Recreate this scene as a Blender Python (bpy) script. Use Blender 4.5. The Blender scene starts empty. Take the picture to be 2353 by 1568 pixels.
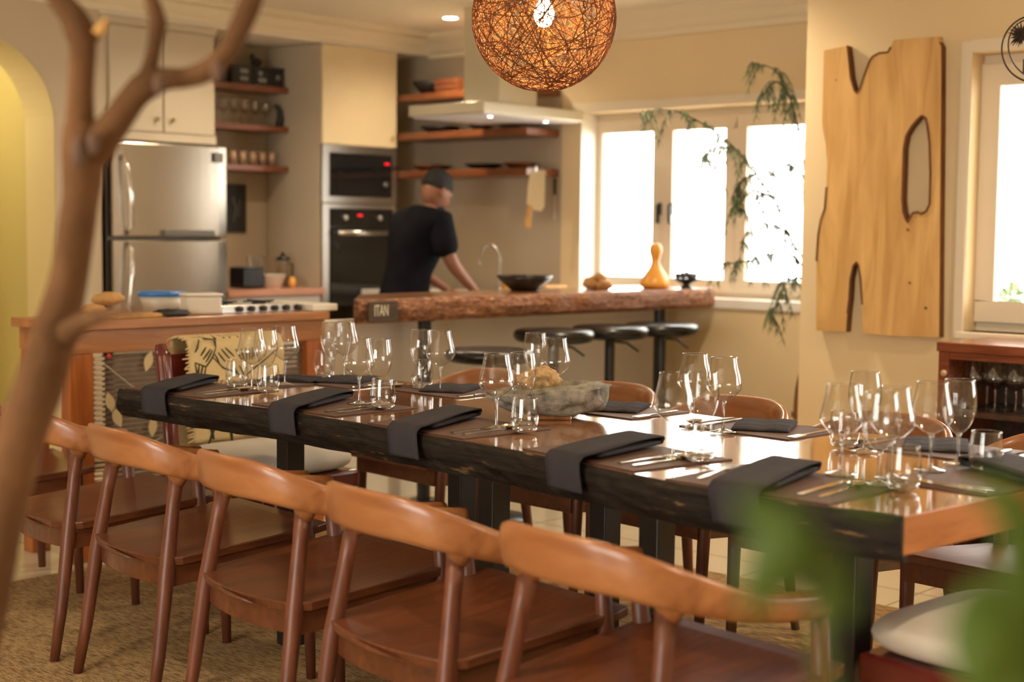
import bpy, bmesh, math, random
from mathutils import Vector, Matrix, noise
random.seed(7)
PI = math.pi
SC = bpy.context.scene
COL = SC.collection

# ------------------------------------------------------------------ camera, world, exposure
FPX, PITCH, ROLL, CH, HEAD = 3380.0, math.radians(4.234), -0.01070, 1.27, math.radians(42.35)
_f = Vector((math.cos(HEAD), math.sin(HEAD), 0)); _r = Vector((math.sin(HEAD), -math.cos(HEAD), 0)); _z = Vector((0, 0, 1))
FW = _f * math.cos(PITCH) - _z * math.sin(PITCH)
UP0 = _f * math.sin(PITCH) + _z * math.cos(PITCH)
RT = _r * math.cos(ROLL) - UP0 * math.sin(ROLL)
UP = _r * math.sin(ROLL) + UP0 * math.cos(ROLL)
cam_d = bpy.data.cameras.new('camera'); cam = bpy.data.objects.new('camera', cam_d); COL.objects.link(cam)
M = Matrix((RT, UP, -FW)).transposed().to_4x4(); M.translation = Vector((0, 0, CH)); cam.matrix_world = M
cam_d.sensor_width = 36; cam_d.lens = FPX / 2353 * 36; cam_d.clip_start = 0.05
cam_d.dof.use_dof = True; cam_d.dof.focus_distance = 4.1; cam_d.dof.aperture_fstop = 2.3
SC.camera = cam
SC.view_settings.view_transform = 'Standard'; SC.view_settings.look = 'None'
SC.view_settings.exposure = 0.98; SC.view_settings.gamma = 1; SC.view_settings.use_curve_mapping = False
SC.cycles.max_bounces = 10; SC.cycles.transparent_max_bounces = 24; SC.cycles.glossy_bounces = 5
SC.cycles.sample_clamp_indirect = 6
wd = bpy.data.worlds.new('daylight'); SC.world = wd; wd.use_nodes = True
wn = wd.node_tree.nodes; wn['Background'].inputs[0].default_value = (1.0, 0.955, 0.88, 1); wn['Background'].inputs[1].default_value = 6.5


def ray(px, py):
    return RT * ((px - 1176.5) / FPX) + UP * ((784 - py) / FPX) + FW
def onz(px, py, z):
    d = ray(px, py); return Vector((0, 0, CH)) + d * ((z - CH) / d.z)
def onx(px, py, x):
    d = ray(px, py); return Vector((0, 0, CH)) + d * (x / d.x)
def ony(px, py, y):
    d = ray(px, py); return Vector((0, 0, CH)) + d * (y / d.y)
def ond(px, py, D):
    d = ray(px, py); return Vector((0, 0, CH)) + d * (D / d.dot(_f))

def portal(name, loc, rot, sx, sy):
    l = bpy.data.lights.new(name, 'AREA'); l.shape = 'RECTANGLE'; l.size = sx; l.size_y = sy
    l.cycles.is_portal = True
    o = bpy.data.objects.new(name, l); COL.objects.link(o); o.location = loc; o.rotation_euler = rot
    return o
# portals sit in the window openings and guide the sky light in; they emit nothing
portal('window_portal', (7.10, 4.85, 1.44), (0, PI / 2, 0), 1.08, 1.69)
portal('window_portal', (5.72, 1.75, 1.44), (0, PI / 2, 0), 1.02, 1.62)
portal('window_portal', (5.72, -1.0, 1.44), (0, PI / 2, 0), 1.02, 2.4)
portal('window_portal', (-2.62, 1.8, 1.25), (0, -PI / 2, 0), 1.9, 2.8)

# ------------------------------------------------------------------ materials
MATS = {}
def newmat(name):
    m = bpy.data.materials.new(name); m.use_nodes = True; MATS[name] = m
    return m, m.node_tree.nodes, m.node_tree.links, m.node_tree.nodes['Principled BSDF']
def plain(name, col, rough=0.5, metal=0.0, spec=0.5, var=0.0, vscale=8.0, bump=0.0, bscale=60.0, coat=0.0, emit=None, estr=0.0):
    m, n, l, b = newmat(name)
    b.inputs['Base Color'].default_value = (*col, 1); b.inputs['Roughness'].default_value = rough
    b.inputs['Metallic'].default_value = metal; b.inputs['Specular IOR Level'].default_value = spec
    b.inputs['Coat Weight'].default_value = coat; b.inputs['Coat Roughness'].default_value = 0.12
    if emit: b.inputs['Emission Color'].default_value = (*emit, 1); b.inputs['Emission Strength'].default_value = estr
    if var or bump:
        tc = n.new('ShaderNodeTexCoord')
    if var:
        nz = n.new('ShaderNodeTexNoise'); nz.inputs['Scale'].default_value = vscale; nz.inputs['Detail'].default_value = 4
        l.new(tc.outputs['Object'], nz.inputs['Vector'])
        cr = n.new('ShaderNodeValToRGB')
        cr.color_ramp.elements[0].position = 0.3; cr.color_ramp.elements[1].position = 0.7
        cr.color_ramp.elements[0].color = (*[c * (1 - var) for c in col], 1)
        cr.color_ramp.elements[1].color = (*[min(1, c * (1 + var)) for c in col], 1)
        l.new(nz.outputs['Fac'], cr.inputs[0]); l.new(cr.outputs[0], b.inputs['Base Color'])
    if bump:
        nb = n.new('ShaderNodeTexNoise'); nb.inputs['Scale'].default_value = bscale; nb.inputs['Detail'].default_value = 5
        l.new(tc.outputs['Object'], nb.inputs['Vector'])
        bp = n.new('ShaderNodeBump'); bp.inputs['Strength'].default_value = bump; bp.inputs['Distance'].default_value = 0.01
        l.new(nb.outputs['Fac'], bp.inputs['Height']); l.new(bp.outputs[0], b.inputs['Normal'])
    return m
def wood(name, c1, c2, axis=0, scale=6.0, rough=0.35, coat=0.3, stretch=9.0, c3=None, bump=0.05, rand=0.0):
    m, n, l, b = newmat(name)
    tc = n.new('ShaderNodeTexCoord'); mp = n.new('ShaderNodeMapping')
    s = [stretch, stretch, stretch]; s[axis] = 1.0
    mp.inputs['Scale'].default_value = s
    l.new(tc.outputs['Object'], mp.inputs['Vector'])
    nz = n.new('ShaderNodeTexNoise'); nz.inputs['Scale'].default_value = scale; nz.inputs['Detail'].default_value = 7; nz.inputs['Distortion'].default_value = 0.8
    l.new(mp.outputs[0], nz.inputs['Vector'])
    cr = n.new('ShaderNodeValToRGB'); e = cr.color_ramp.elements
    e[0].position = 0.32; e[0].color = (*c1, 1); e[1].position = 0.68; e[1].color = (*c2, 1)
    l.new(nz.outputs['Fac'], cr.inputs[0])
    out = cr.outputs[0]
    if c3:
        n2 = n.new('ShaderNodeTexNoise'); n2.inputs['Scale'].default_value = 2.2; n2.inputs['Detail'].default_value = 2
        m2 = n.new('ShaderNodeMapping'); s2 = [3.0, 3.0, 3.0]; s2[axis] = 0.8; m2.inputs['Scale'].default_value = s2
        l.new(tc.outputs['Object'], m2.inputs['Vector']); l.new(m2.outputs[0], n2.inputs['Vector'])
        r2 = n.new('ShaderNodeValToRGB'); r2.color_ramp.elements[0].position = 0.52; r2.color_ramp.elements[1].position = 0.72
        mx = n.new('ShaderNodeMix'); mx.data_type = 'RGBA'
        l.new(n2.outputs['Fac'], r2.inputs[0]); l.new(r2.outputs[0], mx.inputs[0])
        l.new(out, mx.inputs[6]); mx.inputs[7].default_value = (*c3, 1); out = mx.outputs[2]
    if rand:
        oi = n.new('ShaderNodeObjectInfo'); hs = n.new('ShaderNodeHueSaturation'); mr = n.new('ShaderNodeMapRange')
        mr.inputs[3].default_value = 1 - rand; mr.inputs[4].default_value = 1 + rand
        l.new(oi.outputs['Random'], mr.inputs[0]); l.new(mr.outputs[0], hs.inputs['Value']); l.new(out, hs.inputs['Color']); out = hs.outputs[0]
    l.new(out, b.inputs['Base Color'])
    b.inputs['Roughness'].default_value = rough; b.inputs['Coat Weight'].default_value = coat; b.inputs['Coat Roughness'].default_value = 0.18
    if bump:
        bp = n.new('ShaderNodeBump'); bp.inputs['Strength'].default_value = bump; bp.inputs['Distance'].default_value = 0.01
        l.new(nz.outputs['Fac'], bp.inputs['Height']); l.new(bp.outputs[0], b.inputs['Normal'])
    return m
def thin_glass(name, tint=(1, 1, 1), ior=1.5, rough=0.0, boost=0.0, mul=1.0):
    m, n, l, b = newmat(name); n.remove(b)
    t = n.new('ShaderNodeBsdfTransparent'); t.inputs[0].default_value = (*tint, 1)
    g = n.new('ShaderNodeBsdfGlossy'); g.inputs['Roughness'].default_value = rough
    fr = n.new('ShaderNodeFresnel'); fr.inputs[0].default_value = ior
    ma = n.new('ShaderNodeMath'); ma.operation = 'MULTIPLY_ADD'; ma.inputs[1].default_value = mul; ma.use_clamp = True; ma.inputs[2].default_value = boost
    mx = n.new('ShaderNodeMixShader')
    geo = n.new('ShaderNodeNewGeometry'); io = n.new('ShaderNodeMapRange'); io.inputs[3].default_value = ior; io.inputs[4].default_value = 1 / ior
    l.new(geo.outputs['Backfacing'], io.inputs[0]); l.new(io.outputs[0], fr.inputs[0])
    l.new(fr.outputs[0], ma.inputs[0]); l.new(ma.outputs[0], mx.inputs[0]); l.new(t.outputs[0], mx.inputs[1]); l.new(g.outputs[0], mx.inputs[2])
    l.new(mx.outputs[0], n['Material Output'].inputs[0])
    return m

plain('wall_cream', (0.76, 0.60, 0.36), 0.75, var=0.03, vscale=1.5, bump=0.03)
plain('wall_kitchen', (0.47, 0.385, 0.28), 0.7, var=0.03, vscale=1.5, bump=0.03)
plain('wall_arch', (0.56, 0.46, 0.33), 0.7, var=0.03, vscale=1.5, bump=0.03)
plain('wall_yellow', (0.56, 0.46, 0.17), 0.75, var=0.04, vscale=1.0)
plain('arch_reveal_lit', (0.70, 0.57, 0.30), 0.7)  # dining room light on the arch reveal is put into this colour
plain('wall_panel', (0.82, 0.77, 0.70), 0.7, var=0.03, vscale=2.0)
plain('ceiling_white', (0.84, 0.77, 0.66), 0.8)
plain('trim_cream', (0.78, 0.68, 0.50), 0.5)
plain('window_paint', (0.78, 0.68, 0.53), 0.4)
plain('reveal_white', (0.88, 0.85, 0.80), 0.35)
plain('cabinet_cream', (0.54, 0.46, 0.34), 0.45, var=0.02)
plain('cabinet_gold', (0.66, 0.54, 0.34), 0.5, var=0.02)
plain('white_top', (0.80, 0.76, 0.72), 0.25)
plain('black_metal', (0.012, 0.012, 0.012), 0.35, spec=0.6)
plain('black_soft', (0.010, 0.010, 0.010), 0.27, spec=0.5)
plain('black_glass', (0.008, 0.009, 0.010), 0.06, spec=0.8)
plain('black_matte', (0.02, 0.018, 0.017), 0.55)
plain('steel', (0.62, 0.60, 0.57), 0.28, metal=1.0)
plain('steel_dark', (0.20, 0.19, 0.18), 0.4, metal=0.8)
plain('chrome', (0.85, 0.84, 0.82), 0.12, metal=1.0)
plain('cutlery_metal', (0.75, 0.68, 0.55), 0.15, metal=1.0)
plain('brass', (0.55, 0.42, 0.2), 0.3, metal=1.0)
plain('hood_steel', (0.72, 0.68, 0.55), 0.3, metal=0.7)
plain('hood_light_panel', (0.8, 0.78, 0.85), 0.4)
plain('napkin_cloth', (0.040, 0.035, 0.040), 0.9, spec=0.2, bump=0.3, bscale=500, var=0.1, vscale=20)
plain('leather_mat', (0.075, 0.028, 0.014), 0.6, var=0.15)
plain('cushion_cloth', (0.62, 0.56, 0.47), 0.9, bump=0.4, bscale=400, var=0.05)
plain('stone', (0.22, 0.20, 0.165), 0.8, var=0.5, vscale=35, bump=1.0, bscale=45)
plain('stone_brown', (0.40, 0.25, 0.11), 0.85, var=0.35, vscale=60, bump=0.8, bscale=70)
plain('skin_tone', (0.27, 0.11, 0.065), 0.55)
plain('shirt_navy', (0.008, 0.0075, 0.011), 0.95, spec=0.1, var=0.2, vscale=12)
plain('trouser_dark', (0.015, 0.014, 0.014), 0.85)
plain('hair_black', (0.008, 0.007, 0.006), 0.7, bump=0.6, bscale=200)
plain('tree_bark', (0.125, 0.060, 0.026), 0.9, spec=0.1, var=0.30, vscale=9, bump=0.8, bscale=25)
plain('knot_brown', (0.12, 0.062, 0.035), 0.8)
plain('twig_stub_lit', (0.62, 0.33, 0.10), 0.8)  # orange light on the twig stub is painted into its colour
plain('leaf_green', (0.08, 0.135, 0.012), 0.45, var=0.25)
plain('feather_green', (0.10, 0.14, 0.06), 0.6, var=0.3)
plain('branch_dark', (0.05, 0.045, 0.03), 0.7)
plain('garden_leaf', (0.055, 0.10, 0.012), 0.5, var=0.4, vscale=5)
plain('gourd_orange', (0.78, 0.36, 0.06), 0.35, var=0.08)
plain('bread_brown', (0.42, 0.21, 0.07), 0.7, var=0.3, vscale=25, bump=0.4)
plain('loaf_tan', (0.55, 0.30, 0.10), 0.7, var=0.2, vscale=20, bump=0.4)
plain('fruit_dark', (0.03, 0.03, 0.035), 0.5)
plain('orange_fruit', (0.85, 0.42, 0.08), 0.45)
plain('leaf_cream', (0.62, 0.47, 0.25), 0.8)
plain('red_bead', (0.7, 0.02, 0.02), 0.4)
plain('blue_lid', (0.04, 0.20, 0.60), 0.3)
plain('frosted_plastic', (0.72, 0.66, 0.55), 0.35, spec=0.5)
plain('white_plastic', (0.80, 0.74, 0.64), 0.3)
plain('cloth_cream', (0.66, 0.49, 0.24), 0.95, bump=0.5, bscale=300, var=0.08)
plain('ink', (0.03, 0.032, 0.012), 0.9)
plain('red_lacquer', (0.13, 0.014, 0.010), 0.18, coat=0.6, var=0.2)
plain('copper_ceramic', (0.55, 0.38, 0.26), 0.25, metal=0.3)
plain('rattan', (0.17, 0.055, 0.014), 0.7, spec=0.2, var=0.2, vscale=30)
plain('paper_white', (0.85, 0.85, 0.83), 0.4)
plain('label_text', (0.75, 0.68, 0.5), 0.6)
plain('reed_beige', (0.58, 0.48, 0.33), 0.75)
plain('reed_grey', (0.17, 0.12, 0.08), 0.7, var=0.25, vscale=14)
plain('wine_glow', (0.9, 0.9, 0.9), 0.1)
plain('led_red', (0.8, 0.01, 0.02), 0.4, emit=(1, 0.01, 0.03), estr=0.45)
plain('bulb', (1, 0.9, 0.7), 0.4, emit=(1, 0.78, 0.42), estr=30)
plain('downlight_glow', (1, 0.95, 0.85), 0.4, emit=(1, 0.93, 0.8), estr=14)
plain('dried_flower', (0.045, 0.022, 0.012), 0.9)
plain('wire', (0.055, 0.03, 0.015), 0.45, metal=0.5)
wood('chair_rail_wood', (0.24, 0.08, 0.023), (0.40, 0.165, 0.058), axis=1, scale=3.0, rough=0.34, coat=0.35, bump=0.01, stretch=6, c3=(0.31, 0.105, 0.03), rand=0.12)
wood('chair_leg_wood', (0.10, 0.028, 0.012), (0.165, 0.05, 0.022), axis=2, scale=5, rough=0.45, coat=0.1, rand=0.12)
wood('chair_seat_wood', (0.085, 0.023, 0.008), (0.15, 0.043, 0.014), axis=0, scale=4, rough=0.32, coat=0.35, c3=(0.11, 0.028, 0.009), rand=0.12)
tw = wood('table_top_wood', (0.25, 0.095, 0.033), (0.40, 0.18, 0.07), axis=1, scale=3.5, rough=0.12, coat=1.0, stretch=8, c3=(0.32, 0.12, 0.038), bump=0.0)
tw.node_tree.nodes['Principled BSDF'].inputs['Coat Roughness'].default_value = 0.06
wood('table_end_wood', (0.38, 0.13, 0.035), (0.52, 0.20, 0.06), axis=0, scale=4, rough=0.4, coat=0.2)
wood('bar_wood', (0.32, 0.12, 0.04), (0.52, 0.25, 0.11), axis=0, scale=4, rough=0.16, coat=0.7, stretch=5, c3=(0.12, 0.035, 0.014), bump=0.1)
wood('shelf_wood', (0.17, 0.045, 0.018), (0.28, 0.095, 0.045), axis=0, scale=6, rough=0.4, coat=0.2)
wood('shelf_orange', (0.15, 0.042, 0.012), (0.24, 0.075, 0.022), axis=1, scale=6, rough=0.4, coat=0.2)
wood('counter_wood', (0.50, 0.23, 0.15), (0.62, 0.32, 0.22), axis=0, scale=6, rough=0.3, coat=0.3)
wood('island_wood', (0.31, 0.115, 0.028), (0.44, 0.18, 0.055), axis=0, scale=4, rough=0.4, coat=0.2)
wood('island_post_wood', (0.33, 0.085, 0.015), (0.46, 0.14, 0.03), axis=2, scale=4, rough=0.4, coat=0.2)
wood('art_wood', (0.50, 0.27, 0.075), (0.74, 0.46, 0.17), axis=2, scale=2.2, rough=0.5, coat=0.1, stretch=7, c3=(0.58, 0.33, 0.11), bump=0.03)
wood('art_bark', (0.12, 0.045, 0.015), (0.22, 0.09, 0.03), axis=2, scale=8, rough=0.8, coat=0)
wood('cabinet_red_wood', (0.16, 0.035, 0.012), (0.27, 0.075, 0.025), axis=1, scale=5, rough=0.25, coat=0.5)
wood('plate_wood', (0.03, 0.02, 0.012), (0.08, 0.035, 0.015), axis=0, scale=5, rough=0.4)
wood('crate_wood', (0.12, 0.032, 0.01), (0.20, 0.06, 0.018), axis=0, scale=5, rough=0.5)
wood('peek_chair_wood', (0.14, 0.05, 0.015), (0.22, 0.085, 0.03), axis=2, scale=5, rough=0.5)
thin_glass('glass_thin', (0.955, 0.95, 0.94), 1.55, 0.0, 0.03, 1.9)
thin_glass('glass_base', (0.86, 0.84, 0.80), 1.7, 0.02, 0.16, 1.8)
thin_glass('window_glass', (0.99, 1.0, 0.995), 1.45)
thin_glass('glass_shelf', (0.9, 0.88, 0.84), 1.5, 0.05, 0.08)
# bark of the slabs: dark burnt edge with pale scratches
def bark(name, c1, c2, c3, thr=0.62):
    m, n, l, b = newmat(name)
    tc = n.new('ShaderNodeTexCoord'); mp = n.new('ShaderNodeMapping'); mp.inputs['Scale'].default_value = (4, 1, 9)
    l.new(tc.outputs['Object'], mp.inputs['Vector'])
    nz = n.new('ShaderNodeTexNoise'); nz.inputs['Scale'].default_value = 7; nz.inputs['Detail'].default_value = 9; nz.inputs['Roughness'].default_value = 0.65
    l.new(mp.outputs[0], nz.inputs['Vector'])
    cr = n.new('ShaderNodeValToRGB'); e = cr.color_ramp.elements
    e[0].position = 0.35; e[0].color = (*c1, 1); e[1].position = 0.58; e[1].color = (*c2, 1)
    x = e.new(thr); x.color = (*c2, 1); x = e.new(thr + 0.06); x.color = (*c3, 1)
    l.new(nz.outputs['Fac'], cr.inputs[0]); l.new(cr.outputs[0], b.inputs['Base Color'])
    bp = n.new('ShaderNodeBump'); bp.inputs['Strength'].default_value = 0.7; bp.inputs['Distance'].default_value = 0.012
    l.new(nz.outputs['Fac'], bp.inputs['Height']); l.new(bp.outputs[0], b.inputs['Normal'])
    b.inputs['Roughness'].default_value = 0.6; b.inputs['Specular IOR Level'].default_value = 0.25
bark('table_bark', (0.004, 0.003, 0.0025), (0.022, 0.015, 0.010), (0.24, 0.14, 0.06), 0.63)
bark('bar_bark', (0.10, 0.035, 0.015), (0.34, 0.15, 0.07), (0.55, 0.33, 0.16), 0.60)
# floor tiles
m, n, l, b = newmat('floor_tile')
tc = n.new('ShaderNodeTexCoord'); br = n.new('ShaderNodeTexBrick'); br.offset = 0.0; br.inputs['Scale'].default_value = 1.0
br.inputs['Brick Width'].default_value = 0.6; br.inputs['Row Height'].default_value = 0.6; br.inputs['Mortar Size'].default_value = 0.004
br.inputs['Color1'].default_value = (0.62, 0.53, 0.38, 1); b.inputs['Roughness'].default_value = 0.1; br.inputs['Color2'].default_value = (0.58, 0.50, 0.36, 1); br.inputs['Mortar'].default_value = (0.25, 0.2, 0.14, 1)
l.new(tc.outputs['Object'], br.inputs['Vector']); l.new(br.outputs[0], b.inputs['Base Color']); b.inputs['Roughness'].default_value = 0.13
# rug
m, n, l, b = newmat('rug_weave')
tc = n.new('ShaderNodeTexCoord'); mp = n.new('ShaderNodeMapping'); mp.inputs['Scale'].default_value = (6, 1.2, 1); l.new(tc.outputs['Object'], mp.inputs['Vector'])
nz = n.new('ShaderNodeTexNoise'); nz.inputs['Scale'].default_value = 22; nz.inputs['Detail'].default_value = 8; nz.inputs['Roughness'].default_value = 0.7; l.new(mp.outputs[0], nz.inputs['Vector'])
cr = n.new('ShaderNodeValToRGB'); e = cr.color_ramp.elements; e[0].position = 0.36; e[0].color = (0.20, 0.10, 0.035, 1); e[1].position = 0.56; e[1].color = (0.60, 0.38, 0.16, 1)
l.new(nz.outputs['Fac'], cr.inputs[0]); l.new(cr.outputs[0], b.inputs['Base Color']); b.inputs['Roughness'].default_value = 0.95
wv = n.new('ShaderNodeTexWave'); wv.inputs['Scale'].default_value = 45; wv.bands_direction = 'X'; wv.inputs['Distortion'].default_value = 2.5; l.new(tc.outputs['Object'], wv.inputs['Vector'])
ad = n.new('ShaderNodeMath'); ad.operation = 'ADD'; l.new(nz.outputs['Fac'], ad.inputs[0]); l.new(wv.outputs['Fac'], ad.inputs[1])
bp = n.new('ShaderNodeBump'); bp.inputs['Strength'].default_value = 0.8; bp.inputs['Distance'].default_value = 0.01; l.new(ad.outputs[0], bp.inputs['Height']); l.new(bp.outputs[0], b.inputs['Normal'])
# brushed fridge steel
m, n, l, b = newmat('fridge_steel')
tc = n.new('ShaderNodeTexCoord'); mp = n.new('ShaderNodeMapping'); mp.inputs['Scale'].default_value = (1, 1, 120); l.new(tc.outputs['Object'], mp.inputs['Vector'])
nz = n.new('ShaderNodeTexNoise'); nz.inputs['Scale'].default_value = 6; l.new(mp.outputs[0], nz.inputs['Vector'])
bp = n.new('ShaderNodeBump'); bp.inputs['Strength'].default_value = 0.12; bp.inputs['Distance'].default_value = 0.002; l.new(nz.outputs['Fac'], bp.inputs['Height']); l.new(bp.outputs[0], b.inputs['Normal'])
b.inputs['Base Color'].default_value = (0.46, 0.42, 0.37, 1); b.inputs['Metallic'].default_value = 1; b.inputs['Roughness'].default_value = 0.26

# ------------------------------------------------------------------ mesh helpers
class MB:
    def __init__(s): s.v = []; s.f = []
    def add(s, vs, fs):
        o = len(s.v); s.v += [tuple(v) for v in vs]; s.f += [tuple(i + o for i in f) for f in fs]; return s
    def box(s, x0, x1, y0, y1, z0, z1):
        return s.add([(x0, y0, z0), (x1, y0, z0), (x1, y1, z0), (x0, y1, z0), (x0, y0, z1), (x1, y0, z1), (x1, y1, z1), (x0, y1, z1)],
                     [(0, 3, 2, 1), (4, 5, 6, 7), (0, 1, 5, 4), (1, 2, 6, 5), (2, 3, 7, 6), (3, 0, 4, 7)])
    def prism(s, pts, a, b, axis=2):
        n = len(pts)
        def P(p, t):
            return {2: (p[0], p[1], t), 1: (p[0], t, p[1]), 0: (t, p[0], p[1])}[axis]
        vs = [P(p, a) for p in pts] + [P(p, b) for p in pts]
        return s.add(vs, [tuple(range(n - 1, -1, -1)), tuple(range(n, 2 * n))] + [(i, (i + 1) % n, n + (i + 1) % n, n + i) for i in range(n)])
    def lathe(s, prof, seg=24, c=(0, 0, 0), closed=False, sx=1.0, sy=1.0):
        vs = []; fs = []; m = len(prof)
        for i in range(seg):
            a = 2 * PI * i / seg
            for r, z in prof: vs.append((c[0] + r * math.cos(a) * sx, c[1] + r * math.sin(a) * sy, c[2] + z))
        for i in range(seg):
            j = (i + 1) % seg
            for k in range(m - 1): fs.append((i * m + k, j * m + k, j * m + k + 1, i * m + k + 1))
        if closed:
            fs.append(tuple(i * m for i in range(seg))[::-1]); fs.append(tuple(i * m + m - 1 for i in range(seg)))
        return s.add(vs, fs)
    def tube(s, pts, rad, seg=10, cap=True, flat=1.0, up=(0, 0, 1)):
        pts = [Vector(p) for p in pts]; n = len(pts)
        if not isinstance(rad, (list, tuple)): rad = [rad] * n
        vs = []; fs = []; prev = None
        for i, p in enumerate(pts):
            t = (pts[min(i + 1, n - 1)] - pts[max(i - 1, 0)])
            if t.length < 1e-9: t = Vector((0, 0, 1))
            t.normalize()
            if prev is None:
                u = Vector(up)
                if abs(t.dot(u)) > 0.95: u = Vector((1, 0, 0))
                a = (u - t * u.dot(t)).normalized()
            else:
                a = (prev - t * prev.dot(t)).normalized()
            prev = a; bb = t.cross(a)
            for k in range(seg):
                w = 2 * PI * k / seg
                vs.append(p + (a * math.cos(w) + bb * math.sin(w) * flat) * rad[i])
        for i in range(n - 1):
            for k in range(seg):
                k2 = (k + 1) % seg
                fs.append((i * seg + k, i * seg + k2, (i + 1) * seg + k2, (i + 1) * seg + k))
        if cap:
            fs.append(tuple(range(seg))[::-1]); fs.append(tuple(range((n - 1) * seg, n * seg)))
        return s.add(vs, fs)
    def loft(s, rings, cap=True):
        m = len(rings[0]); vs = [p for r in rings for p in r]; fs = []
        for i in range(len(rings) - 1):
            for k in range(m):
                k2 = (k + 1) % m; fs.append((i * m + k, i * m + k2, (i + 1) * m + k2, (i + 1) * m + k))
        if cap: fs.append(tuple(range(m))[::-1]); fs.append(tuple(range((len(rings) - 1) * m, len(rings) * m)))
        return s.add(vs, fs)
    def blob(s, c, r, seg=20, rings=12, amp=0.0, fr=3.0, seed=0, fn=None):
        vs = []; fs = []
        for i in range(rings + 1):
            th = PI * i / rings
            for k in range(seg):
                ph = 2 * PI * k / seg
                d = Vector((math.sin(th) * math.cos(ph), math.sin(th) * math.sin(ph), math.cos(th)))
                q = 1 + amp * noise.noise(d * fr + Vector((seed, seed * 1.7, 0)))
                p = Vector((d.x * r[0], d.y * r[1], d.z * r[2])) * q
                if fn: p = fn(p)
                vs.append(p + Vector(c))
        for i in range(rings):
            for k in range(seg):
                k2 = (k + 1) % seg; fs.append((i * seg + k, (i + 1) * seg + k, (i + 1) * seg + k2, i * seg + k2))
        return s.add(vs, fs)
    def xf(s, mat):
        s.v = [tuple(mat @ Vector(v)) for v in s.v]; return s
    def build(s, name, mat, parent=None, smooth=False, bevel=0.0, subsurf=0, loc=None, solid=0.0, segs=2):
        me = bpy.data.meshes.new(name); me.from_pydata(s.v, [], s.f); me.validate()
        bm = bmesh.new(); bm.from_mesh(me); bmesh.ops.remove_doubles(bm, verts=bm.verts, dist=1e-6)
        bmesh.ops.recalc_face_normals(bm, faces=bm.faces); bm.to_mesh(me); bm.free()
        o = bpy.data.objects.new(name, me); COL.objects.link(o); me.materials.append(MATS[mat])
        if parent: o.parent = parent
        if loc is not None: o.location = loc
        if solid:
            md = o.modifiers.new('solid', 'SOLIDIFY'); md.thickness = solid; md.offset = 0
        if bevel:
            md = o.modifiers.new('bevel', 'BEVEL'); md.width = bevel; md.segments = segs; md.limit_method = 'ANGLE'; md.angle_limit = math.radians(40)
        if subsurf:
            md = o.modifiers.new('sub', 'SUBSURF'); md.levels = subsurf; md.render_levels = subsurf
        if smooth:
            for p in me.polygons: p.use_smooth = True
        return o

def tag(o, label, cat, group=None, kind=None):
    if label: o['label'] = label
    if cat: o['category'] = cat
    if group: o['group'] = group
    if kind: o['kind'] = kind
    return o
def thing(name, label, cat, loc=(0, 0, 0), rotz=0.0, group=None):
    o = bpy.data.objects.new(name, None); COL.objects.link(o); o.location = loc; o.rotation_euler = (0, 0, rotz)
    o.empty_display_size = 0.05
    return tag(o, label, cat, group)
def struct(name, mb, mat, parent=None, **k):
    o = mb.build(name, mat, parent, **k)
    if not parent: o['kind'] = 'structure'
    return o
def dup(root, loc=None, rotz=None, label=None, group=None):
    r = root.copy(); COL.objects.link(r)
    if loc is not None: r.location = loc
    if rotz is not None: r.rotation_euler = (0, 0, rotz)
    if label: r['label'] = label
    if group: r['group'] = group
    for ch in list(root.children):
        c = ch.copy(); COL.objects.link(c); c.parent = r
        for g in list(ch.children):
            d = g.copy(); COL.objects.link(d); d.parent = c
    return r
def text(body, size, depth, mat, parent, loc, rot, name='lettering'):
    cu = bpy.data.curves.new(name, 'FONT'); cu.body = body; cu.size = size; cu.extrude = depth; cu.align_x = 'CENTER'; cu.align_y = 'CENTER'
    cu.materials.append(MATS[mat]); tmp = bpy.data.objects.new(name, cu); COL.objects.link(tmp); bpy.context.view_layer.update()
    me = bpy.data.meshes.new_from_object(tmp.evaluated_get(bpy.context.evaluated_depsgraph_get()))
    bpy.data.objects.remove(tmp); o = bpy.data.objects.new(name, me); COL.objects.link(o); o.parent = parent; o.location = loc; o.rotation_euler = rot
    return o

# ------------------------------------------------------------------ room shell
CEIL = 2.55
struct('floor', MB().box(-2.7, 7.2, -3.2, 10.2, -0.1, 0), 'floor_tile')
struct('ceiling', MB().box(-2.7, 7.2, -3.2, 10.2, CEIL, CEIL + 0.1), 'ceiling_white')
# fridge wall with the arch, plane y = 7.0 (0.3 thick)
XA, ZA, RA = 3.685, 1.805, 0.43
m = MB()
arch = [(XA + RA * math.cos(a), ZA + RA * math.sin(a)) for a in [PI * i / 28 for i in range(29)]]
pts = [(4.385, 0), (4.385, CEIL), (-2.6, CEIL), (-2.6, 0), (XA - RA, 0)] + arch[::-1] + [(XA + RA, 0)]
m.prism(pts, 7.0, 7.3, axis=1)
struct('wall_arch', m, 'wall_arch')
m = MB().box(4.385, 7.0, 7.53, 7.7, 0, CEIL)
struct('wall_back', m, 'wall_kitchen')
# boxed beam above the kitchen niche
struct('trim_1', MB().box(4.385, 6.85, 7.0, 7.53, 2.415, CEIL), 'ceiling_white')
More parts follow.
